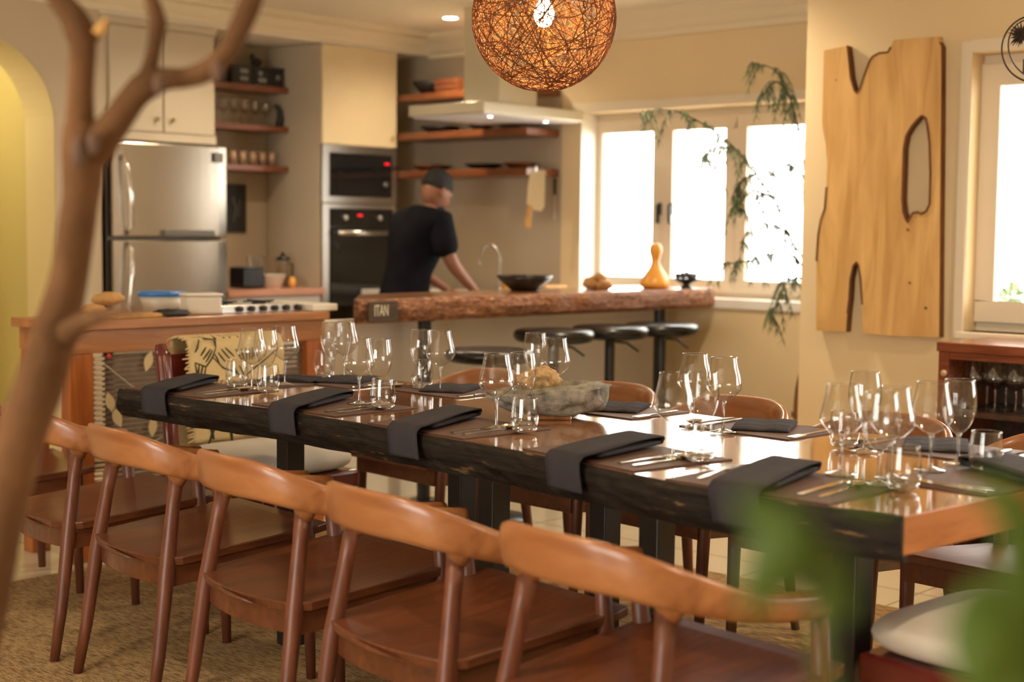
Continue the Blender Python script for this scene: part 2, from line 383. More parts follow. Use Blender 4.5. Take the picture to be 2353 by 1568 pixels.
# crown moulding profiles
def crown(name, a, b, inward, z0=2.40, proj=0.11):
    a = Vector(a); b = Vector(b); d = Vector(inward)
    prof = [(0, z0), (0.016, z0), (0.016, z0 + 0.03), (0.03, z0 + 0.04), (0.06, z0 + 0.085), (proj, CEIL - 0.03), (proj, CEIL), (0, CEIL)]
    m = MB(); rings = []
    for e in (a, b): rings.append([(e.x + d.x * p[0], e.y + d.y * p[0], p[1]) for p in prof])
    m.loft(rings); return struct(name, m, 'trim_cream')
crown('trim_2', (-2.6, 7.0, 0), (6.85, 7.0, 0), (0, -1, 0), z0=2.43)
crown('trim_3', (6.85, 7.0, 0), (6.85, 3.3, 0), (-1, 0, 0), z0=2.395)
# window wall x = 6.85 with the opening of window_1
WY0, WY1, WZ0, WZ1 = 4.00, 5.70, 0.90, 1.985
m = MB().box(6.85, 7.12, 3.30, WY0, 0, CEIL).box(6.85, 7.12, WY1, 5.85, 0, CEIL).box(6.85, 7.12, WY0, WY1, 0, WZ0).box(6.85, 7.12, WY0, WY1, WZ1, CEIL)
struct('wall_right', m, 'wall_cream')
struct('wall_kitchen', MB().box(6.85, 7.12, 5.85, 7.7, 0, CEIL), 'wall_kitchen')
# nearer wall x = 5.6 with window_2 and the unseen window_3, added for its daylight
N0, N1, NZ0, NZ1 = 0.95, 2.64, 0.89, 2.0
m = MB()
for y0, y1 in ((N1, 3.40), (0.3, N0), (-3.1, -2.3)): m.box(5.6, 5.78, y0, y1, 0, CEIL)
for y0, y1 in ((N0, N1), (-2.3, 0.3)): m.box(5.6, 5.78, y0, y1, 0, NZ0).box(5.6, 5.78, y0, y1, NZ1, CEIL)
struct('wall_dining', m, 'wall_cream')
struct('wall_nook', MB().box(5.78, 7.12, 3.20, 3.30, 0, CEIL), 'wall_cream')
# remaining walls, behind and left of the camera; the left one has an opening for daylight
struct('wall_front', MB().box(-2.6, 5.78, -3.2, -3.1, 0, CEIL), 'wall_cream')
m = MB().box(-2.7, -2.6, -3.2, 0.4, 0, CEIL).box(-2.7, -2.6, 3.2, 7.3, 0, CEIL).box(-2.7, -2.6, 0.4, 3.2, 0, 0.3).box(-2.7, -2.6, 0.4, 3.2, 2.2, CEIL)
struct('wall_left', m, 'wall_cream')
# yellow room behind the arch
m = MB().box(1.5, 4.4, 9.0, 9.1, 0, CEIL).box(1.4, 1.5, 7.3, 9.1, 0, CEIL).box(4.22, 4.38, 7.3, 9.0, 0, CEIL)
struct('wall_yellow', m, 'wall_yellow')
# thin yellow strip inside the arch, coloured lighter for the light on it
m = MB(); ap = [(XA + RA, 0)] + arch + [(XA - RA, 0)]
inner = [(x - (x - XA) * 0.012, z - (0.012 * (z - ZA) if z > ZA else 0)) for x, z in ap]
m.prism(ap + inner[::-1], 7.004, 7.296, axis=1)
struct('trim_4', m, 'arch_reveal_lit')

def window(idx, x, y0, y1, z0, z1, muls, outx=1, fw=0.055, off=0.10):
    """frame + sashes in the wall plane x (inside face), opening y0..y1; muls = list of sash boundaries"""
    root = thing('window_%d' % idx, None, None, (x + off * outx, 0, 0)); root['kind'] = 'structure'
    m = MB(); d0, d1 = (0.0, 0.07) if outx > 0 else (-0.07, 0.0)
    m.box(d0, d1, y0, y1, z0, z0 + 0.035).box(d0, d1, y0, y1, z1 - 0.035, z1).box(d0, d1, y0, y0 + 0.035, z0 + 0.035, z1 - 0.035).box(d0, d1, y1 - 0.035, y1, z0 + 0.035, z1 - 0.035)
    m.build('window_frame', 'window_paint', root, bevel=0.004)
    for a, b in muls:
        s = MB(); e0, e1 = (-0.018, 0.03) if outx > 0 else (-0.03, 0.018)
        zz0, zz1 = z0 + 0.035, z1 - 0.035
        s.box(e0, e1, a, b, zz0, zz0 + fw).box(e0, e1, a, b, zz1 - fw, zz1).box(e0, e1, a, a + fw, zz0 + fw, zz1 - fw).box(e0, e1, b - fw, b, zz0 + fw, zz1 - fw)
        sash = s.build('sash', 'window_paint', root, bevel=0.005)
        MB().box(0.0 , 0.006, a + fw, b - fw, zz0 + fw, zz1 - fw).build('pane', 'window_glass', sash)
    return root
w1 = window(1, 6.85, WY0, WY1, WZ0, WZ1, [(onx(1503, 450, 7.018).y - 0.074, onx(1388, 450, 7.018).y + 0.074), (onx(1669, 450, 7.018).y - 0.074, onx(1549, 450, 7.018).y + 0.074), (4.10, onx(1719, 450, 7.018).y + 0.074)], fw=0.074, off=0.165)
MB().box(-0.182, -0.001, WY0 + 0.006, WY1 - 0.006, WZ0 + 0.001, WZ0 + 0.012).box(-0.19, -0.167, WY0 - 0.05, WY1 + 0.05, WZ0 - 0.04, WZ0 + 0.012).build('window_sill', 'reveal_white', w1, bevel=0.004)
MB().box(-0.166, -0.001, WY1 - 0.005, WY1 - 0.001, WZ0 + 0.013, WZ1 - 0.001).build('reveal_lining', 'reveal_white', w1)
MB().box(-0.185, -0.167, WY0, WY1 + 0.06, WZ1, WZ1 + 0.055).build('head_trim', 'window_paint', w1, bevel=0.004)
for yy, s in ((onx(1503, 470, 6.99).y - 0.04, 1), (onx(1549, 470, 6.99).y + 0.02, -1)):
    h = MB().box(-0.035, -0.018, yy - 0.012, yy + 0.012, 1.38, 1.45).box(-0.05, -0.035, yy - 0.010, yy + 0.010, 1.33, 1.44)
    h.build('window_handle', 'black_metal', w1, bevel=0.003)
w2 = window(2, 5.6, N0, N1, NZ0, NZ1, [(1.80, onx(2296, 450, 5.703).y + 0.085), (0.99, 1.78)], fw=0.085)
m = MB().box(-0.116, -0.098, N1, N1 + 0.045, NZ0 - 0.03, NZ1 + 0.045).box(-0.116, -0.098, N0 - 0.045, N1, NZ1, NZ1 + 0.045).box(-0.125, 0.0, N0 - 0.045, N1 + 0.03, NZ0 - 0.03, NZ0)
m.build('casing', 'window_paint', w2, bevel=0.005)
window(3, 5.6, -2.3, 0.3, NZ0, NZ1, [(-0.55, 0.26), (-1.4, -0.56), (-2.26, -1.41)], fw=0.07)
window(4, -2.6, 0.4, 3.2, 0.3, 2.2, [(0.44, 1.79), (1.80, 3.16)], outx=-1, fw=0.07)

# ------------------------------------------------------------------ lamps of the room, some of them added
def downlight(x, y, e, label):
    t = thing('downlight', label, 'ceiling light', (x, y, CEIL), group='recessed ceiling downlights')
    MB().lathe([(0.045, 0), (0.058, 0), (0.058, -0.006), (0.045, -0.006), (0.045, 0)], 24).build('bezel', 'white_plastic', t, smooth=True)
    MB().lathe([(0.0005, -0.003), (0.044, -0.003)], 24).build('diffuser', 'downlight_glow', t)
    l = bpy.data.lights.new('downlight_lamp', 'SPOT'); l.energy = e; l.color = (1.0, 0.80, 0.55); l.spot_size = math.radians(150); l.spot_blend = 0.9; l.shadow_soft_size = 0.05
    o = bpy.data.objects.new('downlight_lamp', l); COL.objects.link(o); o.parent = t; o.location = (0, 0, -0.02)
    return t
downlight(6.339, 6.306, 35, 'lit round recessed downlight in the white kitchen ceiling')
for x, y in ((5.0, 6.2), (5.2, 3.9), (1.4, 5.6), (0.4, 2.5), (2.6, 0.0), (4.6, 1.0)):  # unseen downlights added to warm and brighten the room
    downlight(x, y, 62 if 3 < y < 4.5 else (38 if y > 3 else 70), 'lit round recessed downlight added in the ceiling out of view to warm the room')
def warm_point(name, loc, e, col=(1, 0.72, 0.38), r=0.08):
    l = bpy.data.lights.new(name, 'POINT'); l.energy = e; l.color = col; l.shadow_soft_size = r
    o = bpy.data.objects.new(name, l); COL.objects.link(o); o.location = loc; return o
warm_point('yellow_room_fill', (3.3, 7.9, 2.3), 16, (1, 0.86, 0.55))  # added point light, out of view, brightens the yellow wall from above

# ------------------------------------------------------------------ kitchen: tall cabinet, fridge, tower, niche
t = thing('wall_cupboard', 'cream double door cupboard built in above the steel fridge', 'cupboard', (4.385, 7.0, 1.752))
MB().box(0, 0.745, 0.0, 0.52, 0, 0.66).build('cabinet_body', 'cabinet_cream', t, bevel=0.003)
MB().box(0.0, 0.745, -0.012, 0.0, 0, 0.045).build('bottom_rail', 'cabinet_cream', t)
MB().box(0, 0.745, -0.012, 0, 0.615, 0.66).build('top_rail', 'cabinet_cream', t)
for i in (0, 1):
    x0 = 0.045 + i * 0.345
    d = MB().box(x0, x0 + 0.335, -0.02, -0.001, 0.05, 0.61).build('door', 'cabinet_cream', t, bevel=0.003)
    kx = x0 + (0.29 if i == 0 else 0.045)
    MB().lathe([(0.004, 0), (0.004, 0.012), (0.012, 0.014), (0.012, 0.022), (0.003, 0.026)], 14).xf(Matrix.Translation((kx, -0.02, 0.12)) @ Matrix.Rotation(PI / 2, 4, 'X')).build('knob', 'brass', d, smooth=True)

t = thing('fridge', 'tall brushed steel fridge with freezer door above', 'fridge', (4.42, 6.965, 0), -0.06)
MB().box(0.0, 0.725, 0.05, 0.55, 0.03, 1.735).build('cabinet_body', 'steel_dark', t, bevel=0.004)
def fdoor(z0, z1):
    prof = []
    for i in range(13):
        u = i / 12; prof.append((0.725 * u, -0.014 * math.sin(PI * u) ** 0.6 - 0.015))
    m = MB(); m.prism(prof + [(0.725, 0.045), (0, 0.045)], z0, z1)
    return m
d1 = fdoor(1.225, 1.735).build('freezer_door', 'fridge_steel', t, smooth=False, bevel=0.006)
d2 = fdoor(0.10, 1.205).build('fridge_door', 'fridge_steel', t, bevel=0.006)
MB().tube([(0.075, -0.03, 1.24), (0.085, -0.075, 1.28), (0.075, -0.085, 1.45), (0.06, -0.07, 1.60), (0.05, -0.03, 1.66)], 0.011, 10).build('handle', 'chrome', d1, smooth=True)
MB().tube([(0.075, -0.03, 1.19), (0.085, -0.075, 1.15), (0.075, -0.085, 1.0), (0.06, -0.07, 0.75), (0.05, -0.03, 0.70)], 0.011, 10).build('handle', 'chrome', d2, smooth=True)
MB().box(0.30, 0.62, -0.055, -0.03, 1.226, 1.262).build('control_panel', 'steel_dark', d1, bevel=0.003)
MB().box(0.63, 0.685, -0.040, -0.030, 1.645, 1.70).build('badge', 'steel_dark', d1)
for x in (0.02, 0.66): MB().box(x, x + 0.04, 0.1, 0.5, 0, 0.03).build('foot', 'black_metal', t)

t = thing('oven_tower', 'tall cream cabinet column holding microwave and oven', 'cabinet', (5.915, 7.0, 0))
m = MB().box(0, 0.02, 0.0, 0.52, 0, 2.41).box(0.60, 0.62, 0.0, 0.52, 0, 2.41).box(0.02, 0.60, 0.46, 0.52, 0, 2.41)
for z in (0.62, 1.44, 1.79, 2.38): m.box(0.02, 0.60, 0.0, 0.46, z, z + 0.018)
m.build('cabinet_body', 'cabinet_cream', t)
d = MB().box(0.0, 0.62, -0.02, -0.001, 1.80, 2.41).build('door', 'cabinet_gold', t, bevel=0.004)
MB().lathe([(0.004, 0), (0.004, 0.012), (0.011, 0.014), (0.011, 0.022), (0.003, 0.026)], 14).xf(Matrix.Translation((0.575, -0.02, 1.865)) @ Matrix.Rotation(PI / 2, 4, 'X')).build('knob', 'brass', d, smooth=True)
MB().box(0.0, 0.62, -0.02, -0.001, 0.10, 0.60).build('door', 'cabinet_cream', t, bevel=0.004)
t = thing('microwave', 'built in black glass microwave with steel frame above the oven', 'microwave', (5.915, 7.0, 1.46))
MB().box(0.025, 0.595, 0.002, 0.40, 0.01, 0.32).build('casing', 'steel_dark', t)
MB().box(0.0, 0.62, -0.022, -0.002, -0.02, 0.02).box(0.0, 0.62, -0.022, -0.002, 0.29, 0.335).box(0.0, 0.055, -0.022, -0.002, 0.02, 0.29).box(0.575, 0.62, -0.022, -0.002, 0.02, 0.29).build('trim_frame', 'steel', t, bevel=0.002)
d = MB().box(0.056, 0.44, -0.03, -0.003, 0.022, 0.288).build('door', 'black_glass', t, bevel=0.003)
MB().box(0.10, 0.40, -0.032, -0.03, 0.06, 0.24).build('door_window', 'black_glass', d)
p = MB().box(0.443, 0.573, -0.028, -0.003, 0.022, 0.288).build('control_panel', 'black_glass', t, bevel=0.003)
MB().box(0.51, 0.55, -0.0295, -0.028, 0.228, 0.242).build('display', 'led_red', p)
MB().lathe([(0.018, 0), (0.018, 0.02), (0.014, 0.024)], 18, closed=True).xf(Matrix.Translation((0.51, -0.028, 0.10)) @ Matrix.Rotation(PI / 2, 4, 'X')).build('knob', 'steel_dark', p, smooth=True)
t = thing('oven', 'built in black glass oven with long steel bar handle', 'oven', (5.915, 7.0, 0.85))
MB().box(0.025, 0.595, 0.002, 0.44, 0.0, 0.56).build('casing', 'steel_dark', t)
MB().box(0.0, 0.055, -0.022, -0.002, -0.06, 0.585).box(0.585, 0.62, -0.022, -0.002, -0.06, 0.585).box(0.055, 0.585, -0.02, -0.002, 0.555, 0.585).build('trim_frame', 'steel', t, bevel=0.002)
p = MB().box(0.057, 0.583, -0.03, -0.003, 0.445, 0.552).build('control_panel', 'black_glass', t, bevel=0.002)
MB().box(0.28, 0.32, -0.0315, -0.030, 0.508, 0.522).build('display', 'led_red', p)
for x in (0.17, 0.46):
    MB().lathe([(0.018, 0), (0.017, 0.022), (0.013, 0.026)], 18, closed=True).xf(Matrix.Translation((x, -0.03, 0.50)) @ Matrix.Rotation(PI / 2, 4, 'X')).build('knob', 'steel', p, smooth=True)
d = MB().box(0.057, 0.583, -0.03, -0.003, -0.05, 0.44).build('door', 'black_glass', t, bevel=0.003)
MB().tube([(0.085, -0.075, 0.405), (0.555, -0.075, 0.405)], 0.015, 12).tube([(0.11, -0.03, 0.405), (0.11, -0.07, 0.405)], 0.008, 8).tube([(0.53, -0.03, 0.405), (0.53, -0.07, 0.405)], 0.008, 8).build('handle', 'steel', d, smooth=True)

# counter in the niche between fridge and tower
t = thing('base_cabinet', 'white base cabinet with drawers between fridge and oven column', 'cabinet', (5.19, 6.98, 0))
MB().box(0, 0.72, 0.02, 0.54, 0.08, 0.875).build('cabinet_body', 'white_top', t, bevel=0.003)
for z0, z1 in ((0.72, 0.865), (0.42, 0.71), (0.10, 0.41)):
    d = MB().box(0.01, 0.71, 0.0, 0.019, z0, z1).build('drawer', 'white_top', t, bevel=0.003)
    MB().tube([(0.26, -0.02, z1 - 0.05), (0.48, -0.02, z1 - 0.05)], 0.006, 8).build('handle', 'steel', d, smooth=True)
tag(MB().box(5.185, 5.912, 6.95, 7.528, 0.876, 0.915).build('countertop', 'counter_wood', bevel=0.004), 'pinkish wooden worktop on the white niche cabinet', 'countertop')
# niche shelves
zs = (1.628, 1.875, 2.118)
for i, z in enumerate(zs):
    lab = ['red-brown wooden niche shelf holding the row of tumblers, lowest of three', 'red-brown wooden niche shelf holding stemmed glasses, middle of three', 'red-brown wooden niche shelf holding dark boxes, topmost of three'][i]
    tag(MB().box(5.185, 5.912, 7.30, 7.528, z, z + 0.036).build('wall_shelf', 'shelf_wood', bevel=0.004), lab, 'shelf', 'wooden shelves in the niche beside the fridge')
# dark picture on niche back wall
t = thing('wall_picture', 'small unframed dark picture hanging on the niche wall below the shelves', 'picture', (5.66, 7.528, 1.40))
MB().box(-0.11, 0.085, -0.015, 0, -0.15, 0.15).build('panel', 'black_matte', t, bevel=0.002)
MB().tube([(-0.02, -0.017, -0.08), (0.0, -0.017, 0.0), (-0.03, -0.017, 0.07)], 0.006, 6).tube([(0.02, -0.017, -0.05), (0.03, -0.017, 0.06)], 0.004, 6).build('drawing', 'steel_dark', t)

# --- generic glassware
def stem_glass(bowl, stem_h, foot_r, seg=28, mat='glass_thin', name='wine_glass', label='', cat='wine glass', loc=(0, 0, 0), group=None):
    t = thing(name, label, cat, loc, 0, group)
    MB().lathe([(r, z + stem_h) for r, z in bowl], seg).build('bowl', mat, t, smooth=True)
    MB().lathe([(0.0045, 0.008), (0.0036, 0.02), (0.0034, stem_h * 0.6), (0.0045, stem_h - 0.008), (0.0075, stem_h + 0.002), (0.0, stem_h + 0.003)], 12).build('stem', 'glass_base' if seg > 20 else mat, t, smooth=True)
    MB().lathe([(0.0, 0.0), (foot_r, 0.0005), (foot_r, 0.002), (foot_r * 0.6, 0.0035), (0.0045, 0.009)], seg).build('foot', 'glass_base' if seg > 20 else mat, t, smooth=True)
    r = bowl[-1]
    MB().tube([(r[0] * math.cos(a), r[0] * math.sin(a), r[1] + stem_h) for a in [2 * PI * i / 32 for i in range(33)]], 0.0007, 5, cap=False).build('rim', 'glass_base', t, smooth=True)
    return t
def spl(pts, n=4):
    out = []
    P = [pts[0]] + list(pts) + [pts[-1]]
    for i in range(1, len(P) - 2):
        for k in range(n):
            u = k / n; a, b, c, d = P[i - 1], P[i], P[i + 1], P[i + 2]
            out.append(tuple(0.5 * (2 * b[j] + (c[j] - a[j]) * u + (2 * a[j] - 5 * b[j] + 4 * c[j] - d[j]) * u * u + (3 * b[j] - a[j] - 3 * c[j] + d[j]) * u ** 3) for j in range(len(b))))
    out.append(tuple(pts[-1])); return out
BURG = spl([(0.003, 0.0), (0.016, 0.006), (0.034, 0.020), (0.0445, 0.033), (0.0465, 0.044), (0.0435, 0.060), (0.0375, 0.085), (0.0325, 0.114)])
TUL = spl([(0.003, 0.0), (0.014, 0.007), (0.026, 0.022), (0.035, 0.044), (0.0385, 0.064), (0.0375, 0.086), (0.0345, 0.106), (0.032, 0.122)])
TUM = spl([(0.0, 0.006), (0.022, 0.006), (0.031, 0.013), (0.0358, 0.030), (0.0355, 0.050), (0.0335, 0.070), (0.0312, 0.086)])
burg0 = stem_glass(BURG, 0.078, 0.034, label='x'); tul0 = stem_glass(TUL, 0.066, 0.031, label='x')
def tumbler(mat='glass_thin'):
    t = thing('tumbler', 'x', 'tumbler')
    MB().lathe(TUM, 28).build('wall', mat, t, smooth=True)
    MB().lathe([(0.0, 0.0), (0.024, 0.0), (0.030, 0.004), (0.033, 0.012), (0.029, 0.012), (0.022, 0.0065), (0.0, 0.0065)], 28).build('base', 'glass_base', t, smooth=True)
    MB().tube([(0.0312 * math.cos(a), 0.0312 * math.sin(a), 0.086) for a in [2 * PI * i / 32 for i in range(33)]], 0.0007, 5, cap=False).build('rim', 'glass_base', t, smooth=True)
    return t
tum0 = tumbler()
used = {}
def place(proto, loc, label, group, rz=0.0):
    if proto.name not in used:
        used[proto.name] = 1; proto.location = loc; proto.rotation_euler = (0, 0, rz); proto['label'] = label; proto['group'] = group
        return proto
    return dup(proto, loc, rz, label, group)

# niche shelf contents
sg = stem_glass([(0.003, 0), (0.028, 0.02), (0.034, 0.045), (0.028, 0.08)], 0.07, 0.03, seg=14, mat='glass_shelf', name='stemmed_glass', label='x', cat='wine glass')
for i in range(8):
    place(sg, (5.245 + i * 0.080, 7.40, zs[1] + 0.036), 'clear stemmed glass standing in the row on the middle niche shelf', 'stemmed glasses on the middle niche shelf')
tt = thing('cup', 'x', 'cup')
MB().lathe([(0.0, 0.004), (0.022, 0.004), (0.024, 0.05), (0.027, 0.088), (0.025, 0.088), (0.021, 0.05), (0.0, 0.01)], 16).build('wall', 'copper_ceramic', tt, smooth=True)
MB().lathe([(0.0, 0), (0.023, 0), (0.023, 0.004), (0.0, 0.004)], 16).build('base', 'copper_ceramic', tt)
for i in range(9):
    place(tt, (5.235 + i * 0.076, 7.385, zs[0] + 0.036), 'slim copper coloured cup in the row on the lowest niche shelf', 'copper cups on the lowest niche shelf')
t = thing('horn_ornament', 'black curved horn shaped ornament at the right end of the middle niche shelf', 'ornament', (5.88, 7.36, zs[1] + 0.036))
MB().tube([(0, 0, 0), (0.012, 0, 0.05), (0.008, 0, 0.10), (-0.02, 0, 0.135), (-0.035, 0, 0.14)], [0.026, 0.024, 0.018, 0.010, 0.003], 10).build('horn', 'black_matte', t, smooth=True)
def lettered_box(x, w, label, txt):
    t = thing('storage_box', label, 'box', (x, 7.40, zs[2] + 0.036), group='dark boxes on the top niche shelf')
    MB().box(0, w, -0.07, 0.07, 0, 0.105).build('body', 'black_matte', t, bevel=0.003)
    MB().box(-0.003, w + 0.003, -0.073, 0.073, 0.105, 0.118).build('lid', 'black_metal', t, bevel=0.002)
    for k, (dx, dz) in enumerate(txt):
        MB().lathe([(0.009, 0), (0.012, 0), (0.012, 0.001), (0.009, 0.001), (0.009, 0)], 12).xf(Matrix.Translation((dx, -0.071, dz)) @ Matrix.Rotation(PI / 2, 4, 'X')).build('mark', 'paper_white', t)
lettered_box(5.50, 0.155, 'black box with pale ring marks on the top niche shelf, nearest the fridge', [(0.075, 0.08), (0.105, 0.08), (0.075, 0.035), (0.105, 0.035)])
lettered_box(5.665, 0.13, 'black box with pale marks on the top niche shelf, beneath the black ornament', [(0.05, 0.075), (0.05, 0.035), (0.08, 0.035)])
lettered_box(5.80, 0.095, 'plain dark box on the top niche shelf, nearest the oven column', [(0.05, 0.06)])
t = thing('ornament', 'small black crouching ornament on top of the middle dark box', 'ornament', (5.72, 7.40, zs[2] + 0.154))
MB().blob((0.015, 0, 0.03), (0.04, 0.025, 0.03), 12, 8, 0.4, 3).blob((-0.015, 0, 0.06), (0.018, 0.015, 0.022), 10, 6, 0.3, 3).build('body', 'black_matte', t, smooth=True)
# niche counter contents
t = thing('glass_jar', 'tall clear glass decanter with stopper beside the fridge on the niche counter', 'decanter', (5.26, 7.2, 0.915))
MB().lathe([(0.0, 0), (0.045, 0.0), (0.05, 0.03), (0.045, 0.09), (0.02, 0.13), (0.018, 0.17), (0.024, 0.18)], 20).build('body', 'glass_shelf', t, smooth=True)
MB().blob((0, 0, 0.20), (0.022, 0.022, 0.024), 12, 8).build('stopper', 'glass_shelf', t, smooth=True)
t = thing('toaster', 'black toaster on the niche counter', 'toaster', (5.37, 7.12, 0.915))
MB().box(0, 0.15, -0.08, 0.08, 0.005, 0.13).build('body', 'black_soft', t, bevel=0.015, segs=3)
MB().box(0.02, 0.13, -0.035, -0.015, 0.128, 0.133).box(0.02, 0.13, 0.015, 0.035, 0.128, 0.133).build('slot', 'steel_dark', t)
t = thing('glass_bowl', 'pale green glass bowl of leftovers in front on the niche counter', 'bowl', (5.60, 7.08, 0.915))
MB().lathe([(0.0, 0), (0.055, 0.0), (0.085, 0.08), (0.09, 0.085), (0.083, 0.08), (0.053, 0.006), (0, 0.006)], 24).build('bowl', 'frosted_plastic', t, smooth=True)
t = thing('glass_jug', 'tall clear glass vase holding utensils behind the bowl on the niche counter', 'jug', (5.65, 7.30, 0.915))
MB().lathe([(0.0, 0.002), (0.05, 0.002), (0.052, 0.10), (0.06, 0.19)], 20).build('wall', 'glass_shelf', t, smooth=True)
MB().lathe([(0.0, 0.004), (0.047, 0.004), (0.049, 0.07), (0, 0.07)], 16).build('contents', 'bread_brown', t, smooth=True)
t = thing('coffee_press', 'glass coffee press with black lid on the niche counter by the oven column', 'coffee press', (5.80, 7.22, 0.915))
MB().lathe([(0.0, 0.002), (0.042, 0.002), (0.042, 0.17)], 18).build('beaker', 'glass_shelf', t, smooth=True)
MB().lathe([(0.0, 0.165), (0.045, 0.165), (0.045, 0.18), (0.012, 0.195), (0.012, 0.215), (0, 0.216)], 18).build('lid', 'black_metal', t, smooth=True)
MB().tube([(0.042, 0, 0.15), (0.075, 0, 0.14), (0.075, 0, 0.05), (0.042, 0, 0.04)], 0.006, 8).build('handle', 'black_metal', t, smooth=True)
tag(MB().blob((0, 0, 0.035), (0.022, 0.022, 0.035), 14, 10).build('orange_fruit', 'orange_fruit', smooth=True, loc=(5.735, 7.05, 0.915)), 'small orange fruit standing beside the glass bowl on the niche counter', 'fruit')

# --- right kitchen wall: counter, shelves, hood
t = thing('base_cabinet', 'cream base cabinets under the sink counter along the right wall', 'cabinet', (6.25, 5.62, 0))
MB().box(0.03, 0.59, 0.0, 1.34, 0.08, 0.865).build('cabinet_body', 'cabinet_cream', t)
for i in range(3):
    MB().box(0.01, 0.029, 0.005 + i * 0.445, 0.44 + i * 0.445, 0.1, 0.855).build('door', 'cabinet_cream', t, bevel=0.003)
tag(MB().box(6.22, 6.848, 5.60, 6.965, 0.866, 0.90).build('countertop', 'white_top', bevel=0.004), 'pale sink counter along the right kitchen wall behind the cook', 'countertop')
t = thing('faucet', 'thin arched gooseneck kitchen faucet beside the cook', 'faucet', (6.62, 6.14, 0.90))
MB().lathe([(0.022, 0), (0.02, 0.03), (0.0095, 0.04)], 16).build('base', 'steel', t, smooth=True)
MB().tube([(0, 0, 0.03), (0, 0, 0.2)] + [(0, 0.0 + 0.085 - 0.085 * math.cos(a), 0.2 + 0.09 * math.sin(a)) for a in [PI * i / 10 for i in range(1, 11)]] + [(0, 0.17, 0.17)], 0.0075, 8).build('spout', 'steel', t, smooth=True)
sh = [(1.632, 'lowest'), (1.872, 'middle'), (2.118, 'topmost')]
for i, (z, w) in enumerate(sh):
    lab = {'lowest': 'orange-brown wall shelf behind the head of the cook, with the cleaver hanging at its end', 'middle': 'orange-brown wall shelf just under the extractor hood', 'topmost': 'dark wooden wall shelf above the hood holding bowl and crate'}[w]
    tag(MB().box(6.55, 6.848, 5.87, 6.995, z - 0.022, z + 0.022).build('wall_shelf', 'shelf_orange', bevel=0.005), lab, 'shelf', 'wooden shelves on the right kitchen wall')
def dish(p, r, h, mat, label, name='bowl', cat='bowl', group=None, seg=24):
    t = thing(name, label, cat, p, group=group)
    MB().lathe([(0.0, 0.0), (r * 0.45, 0.0), (r * 0.9, h * 0.7), (r, h), (r * 0.93, h), (r * 0.8, h * 0.72), (r * 0.4, h * 0.2), (0, h * 0.18)], seg).build('shell', mat, t, smooth=True)
    return t
for (x, w, label, y_px) in ((1010, 0.16, 'dark shallow bowl left under the hood on the middle right wall shelf', 305), (1105, 0.10, 'small black bowl in the middle of the shelf just under the hood', 303), (1170, 0.10, 'brown shallow bowl nearest the window on the middle right wall shelf', 303)):
    p = onx(x, y_px, 6.70); dish((6.70, p.y, 1.894), w * 0.8, 0.045, 'black_matte' if 'brown' not in label else 'crate_wood', label, group='dishes on the right wall shelves')
for (x, w, label, mt) in ((990, 0.16, 'dark shallow dish on the lowest right wall shelf behind the cook', 'crate_wood'), (1110, 0.15, 'black shallow dish in the middle of the lowest right wall shelf', 'black_matte'), (1192, 0.125, 'brown shallow dish on the lowest right wall shelf beside the hanging cleaver', 'crate_wood')):
    p = onx(x, 385, 6.70); dish((6.70, p.y, 1.654), w * 0.8, 0.04, mt, label, group='dishes on the right wall shelves')
dish((6.70, 6.83, 2.14), 0.125, 0.085, 'black_matte', 'large black bowl on the topmost right wall shelf beside the crate', group='dishes on the right wall shelves')
t = thing('wooden_crate', 'open reddish wooden crate on the topmost right wall shelf', 'crate', (6.60, 6.50, 2.14))
m = MB().box(0, 0.01, 0, 0.2, 0, 0.09).box(0.17, 0.18, 0, 0.2, 0, 0.09).box(0.01, 0.17, 0, 0.01, 0, 0.09).box(0.01, 0.17, 0.19, 0.2, 0, 0.09).box(0.01, 0.17, 0.01, 0.19, 0, 0.01)
m.build('sides', 'crate_wood', t, bevel=0.002)
MB().box(-0.006, 0.0, 0, 0.2, 0.03, 0.045).box(-0.006, 0.0, 0, 0.2, 0.06, 0.075).build('slats', 'shelf_wood', t)
# hood
t = thing('extractor_hood', 'flat pale steel extractor hood with square chimney above the counter', 'extractor hood', (5.93, 5.635, 1.925))
MB().box(0, 0.86, 0, 0.60, 0.004, 0.066).build('canopy', 'hood_steel', t, bevel=0.004)
MB().box(0.02, 0.84, 0.02, 0.58, -0.004, 0.003).build('light_panel', 'hood_light_panel', t)
for x, y in ((0.18, 0.12), (0.66, 0.12)):
    MB().lathe([(0.0, -0.006), (0.010, -0.006), (0.012, -0.0045)], 16, c=(x, y, 0)).build('lamp_disc', 'downlight_glow', t)
MB().box(0.20, 0.52, 0.07, 0.35, 0.067, CEIL - 1.926).build('chimney', 'hood_steel', t, bevel=0.003)
# cleaver hanging from shelf end
t = thing('cleaver', 'wide bright cleaver blade with pale riveted wooden handle hanging from the shelf end', 'cleaver', (6.56, 5.80, 1.655))
prof = [(-0.035, -0.02), (0.055, -0.02), (0.05, -0.235), (0.03, -0.26), (-0.01, -0.25), (-0.055, -0.215), (-0.05, -0.12)]
R45 = Matrix.Rotation(-0.9, 4, 'Z')
MB().prism([(p[0], p[1]) for p in prof], -0.002, 0.002, axis=1).xf(Matrix.Rotation(-HEAD, 4, 'Z') @ Matrix.Identity(4)).build('blade', 'chrome', t)
hm = MB().prism([(-0.050, -0.215), (-0.018, -0.235), (-0.032, -0.36), (-0.058, -0.365), (-0.07, -0.35)], -0.009, 0.009, axis=1).xf(Matrix.Rotation(-HEAD, 4, 'Z')).build('handle', 'loaf_tan', t, bevel=0.004)
MB().tube([(0, 0, -0.03), (0.0, 0, 0.0), (0.0, 0.075, 0.0)], 0.003, 6).build('hook', 'steel', t)
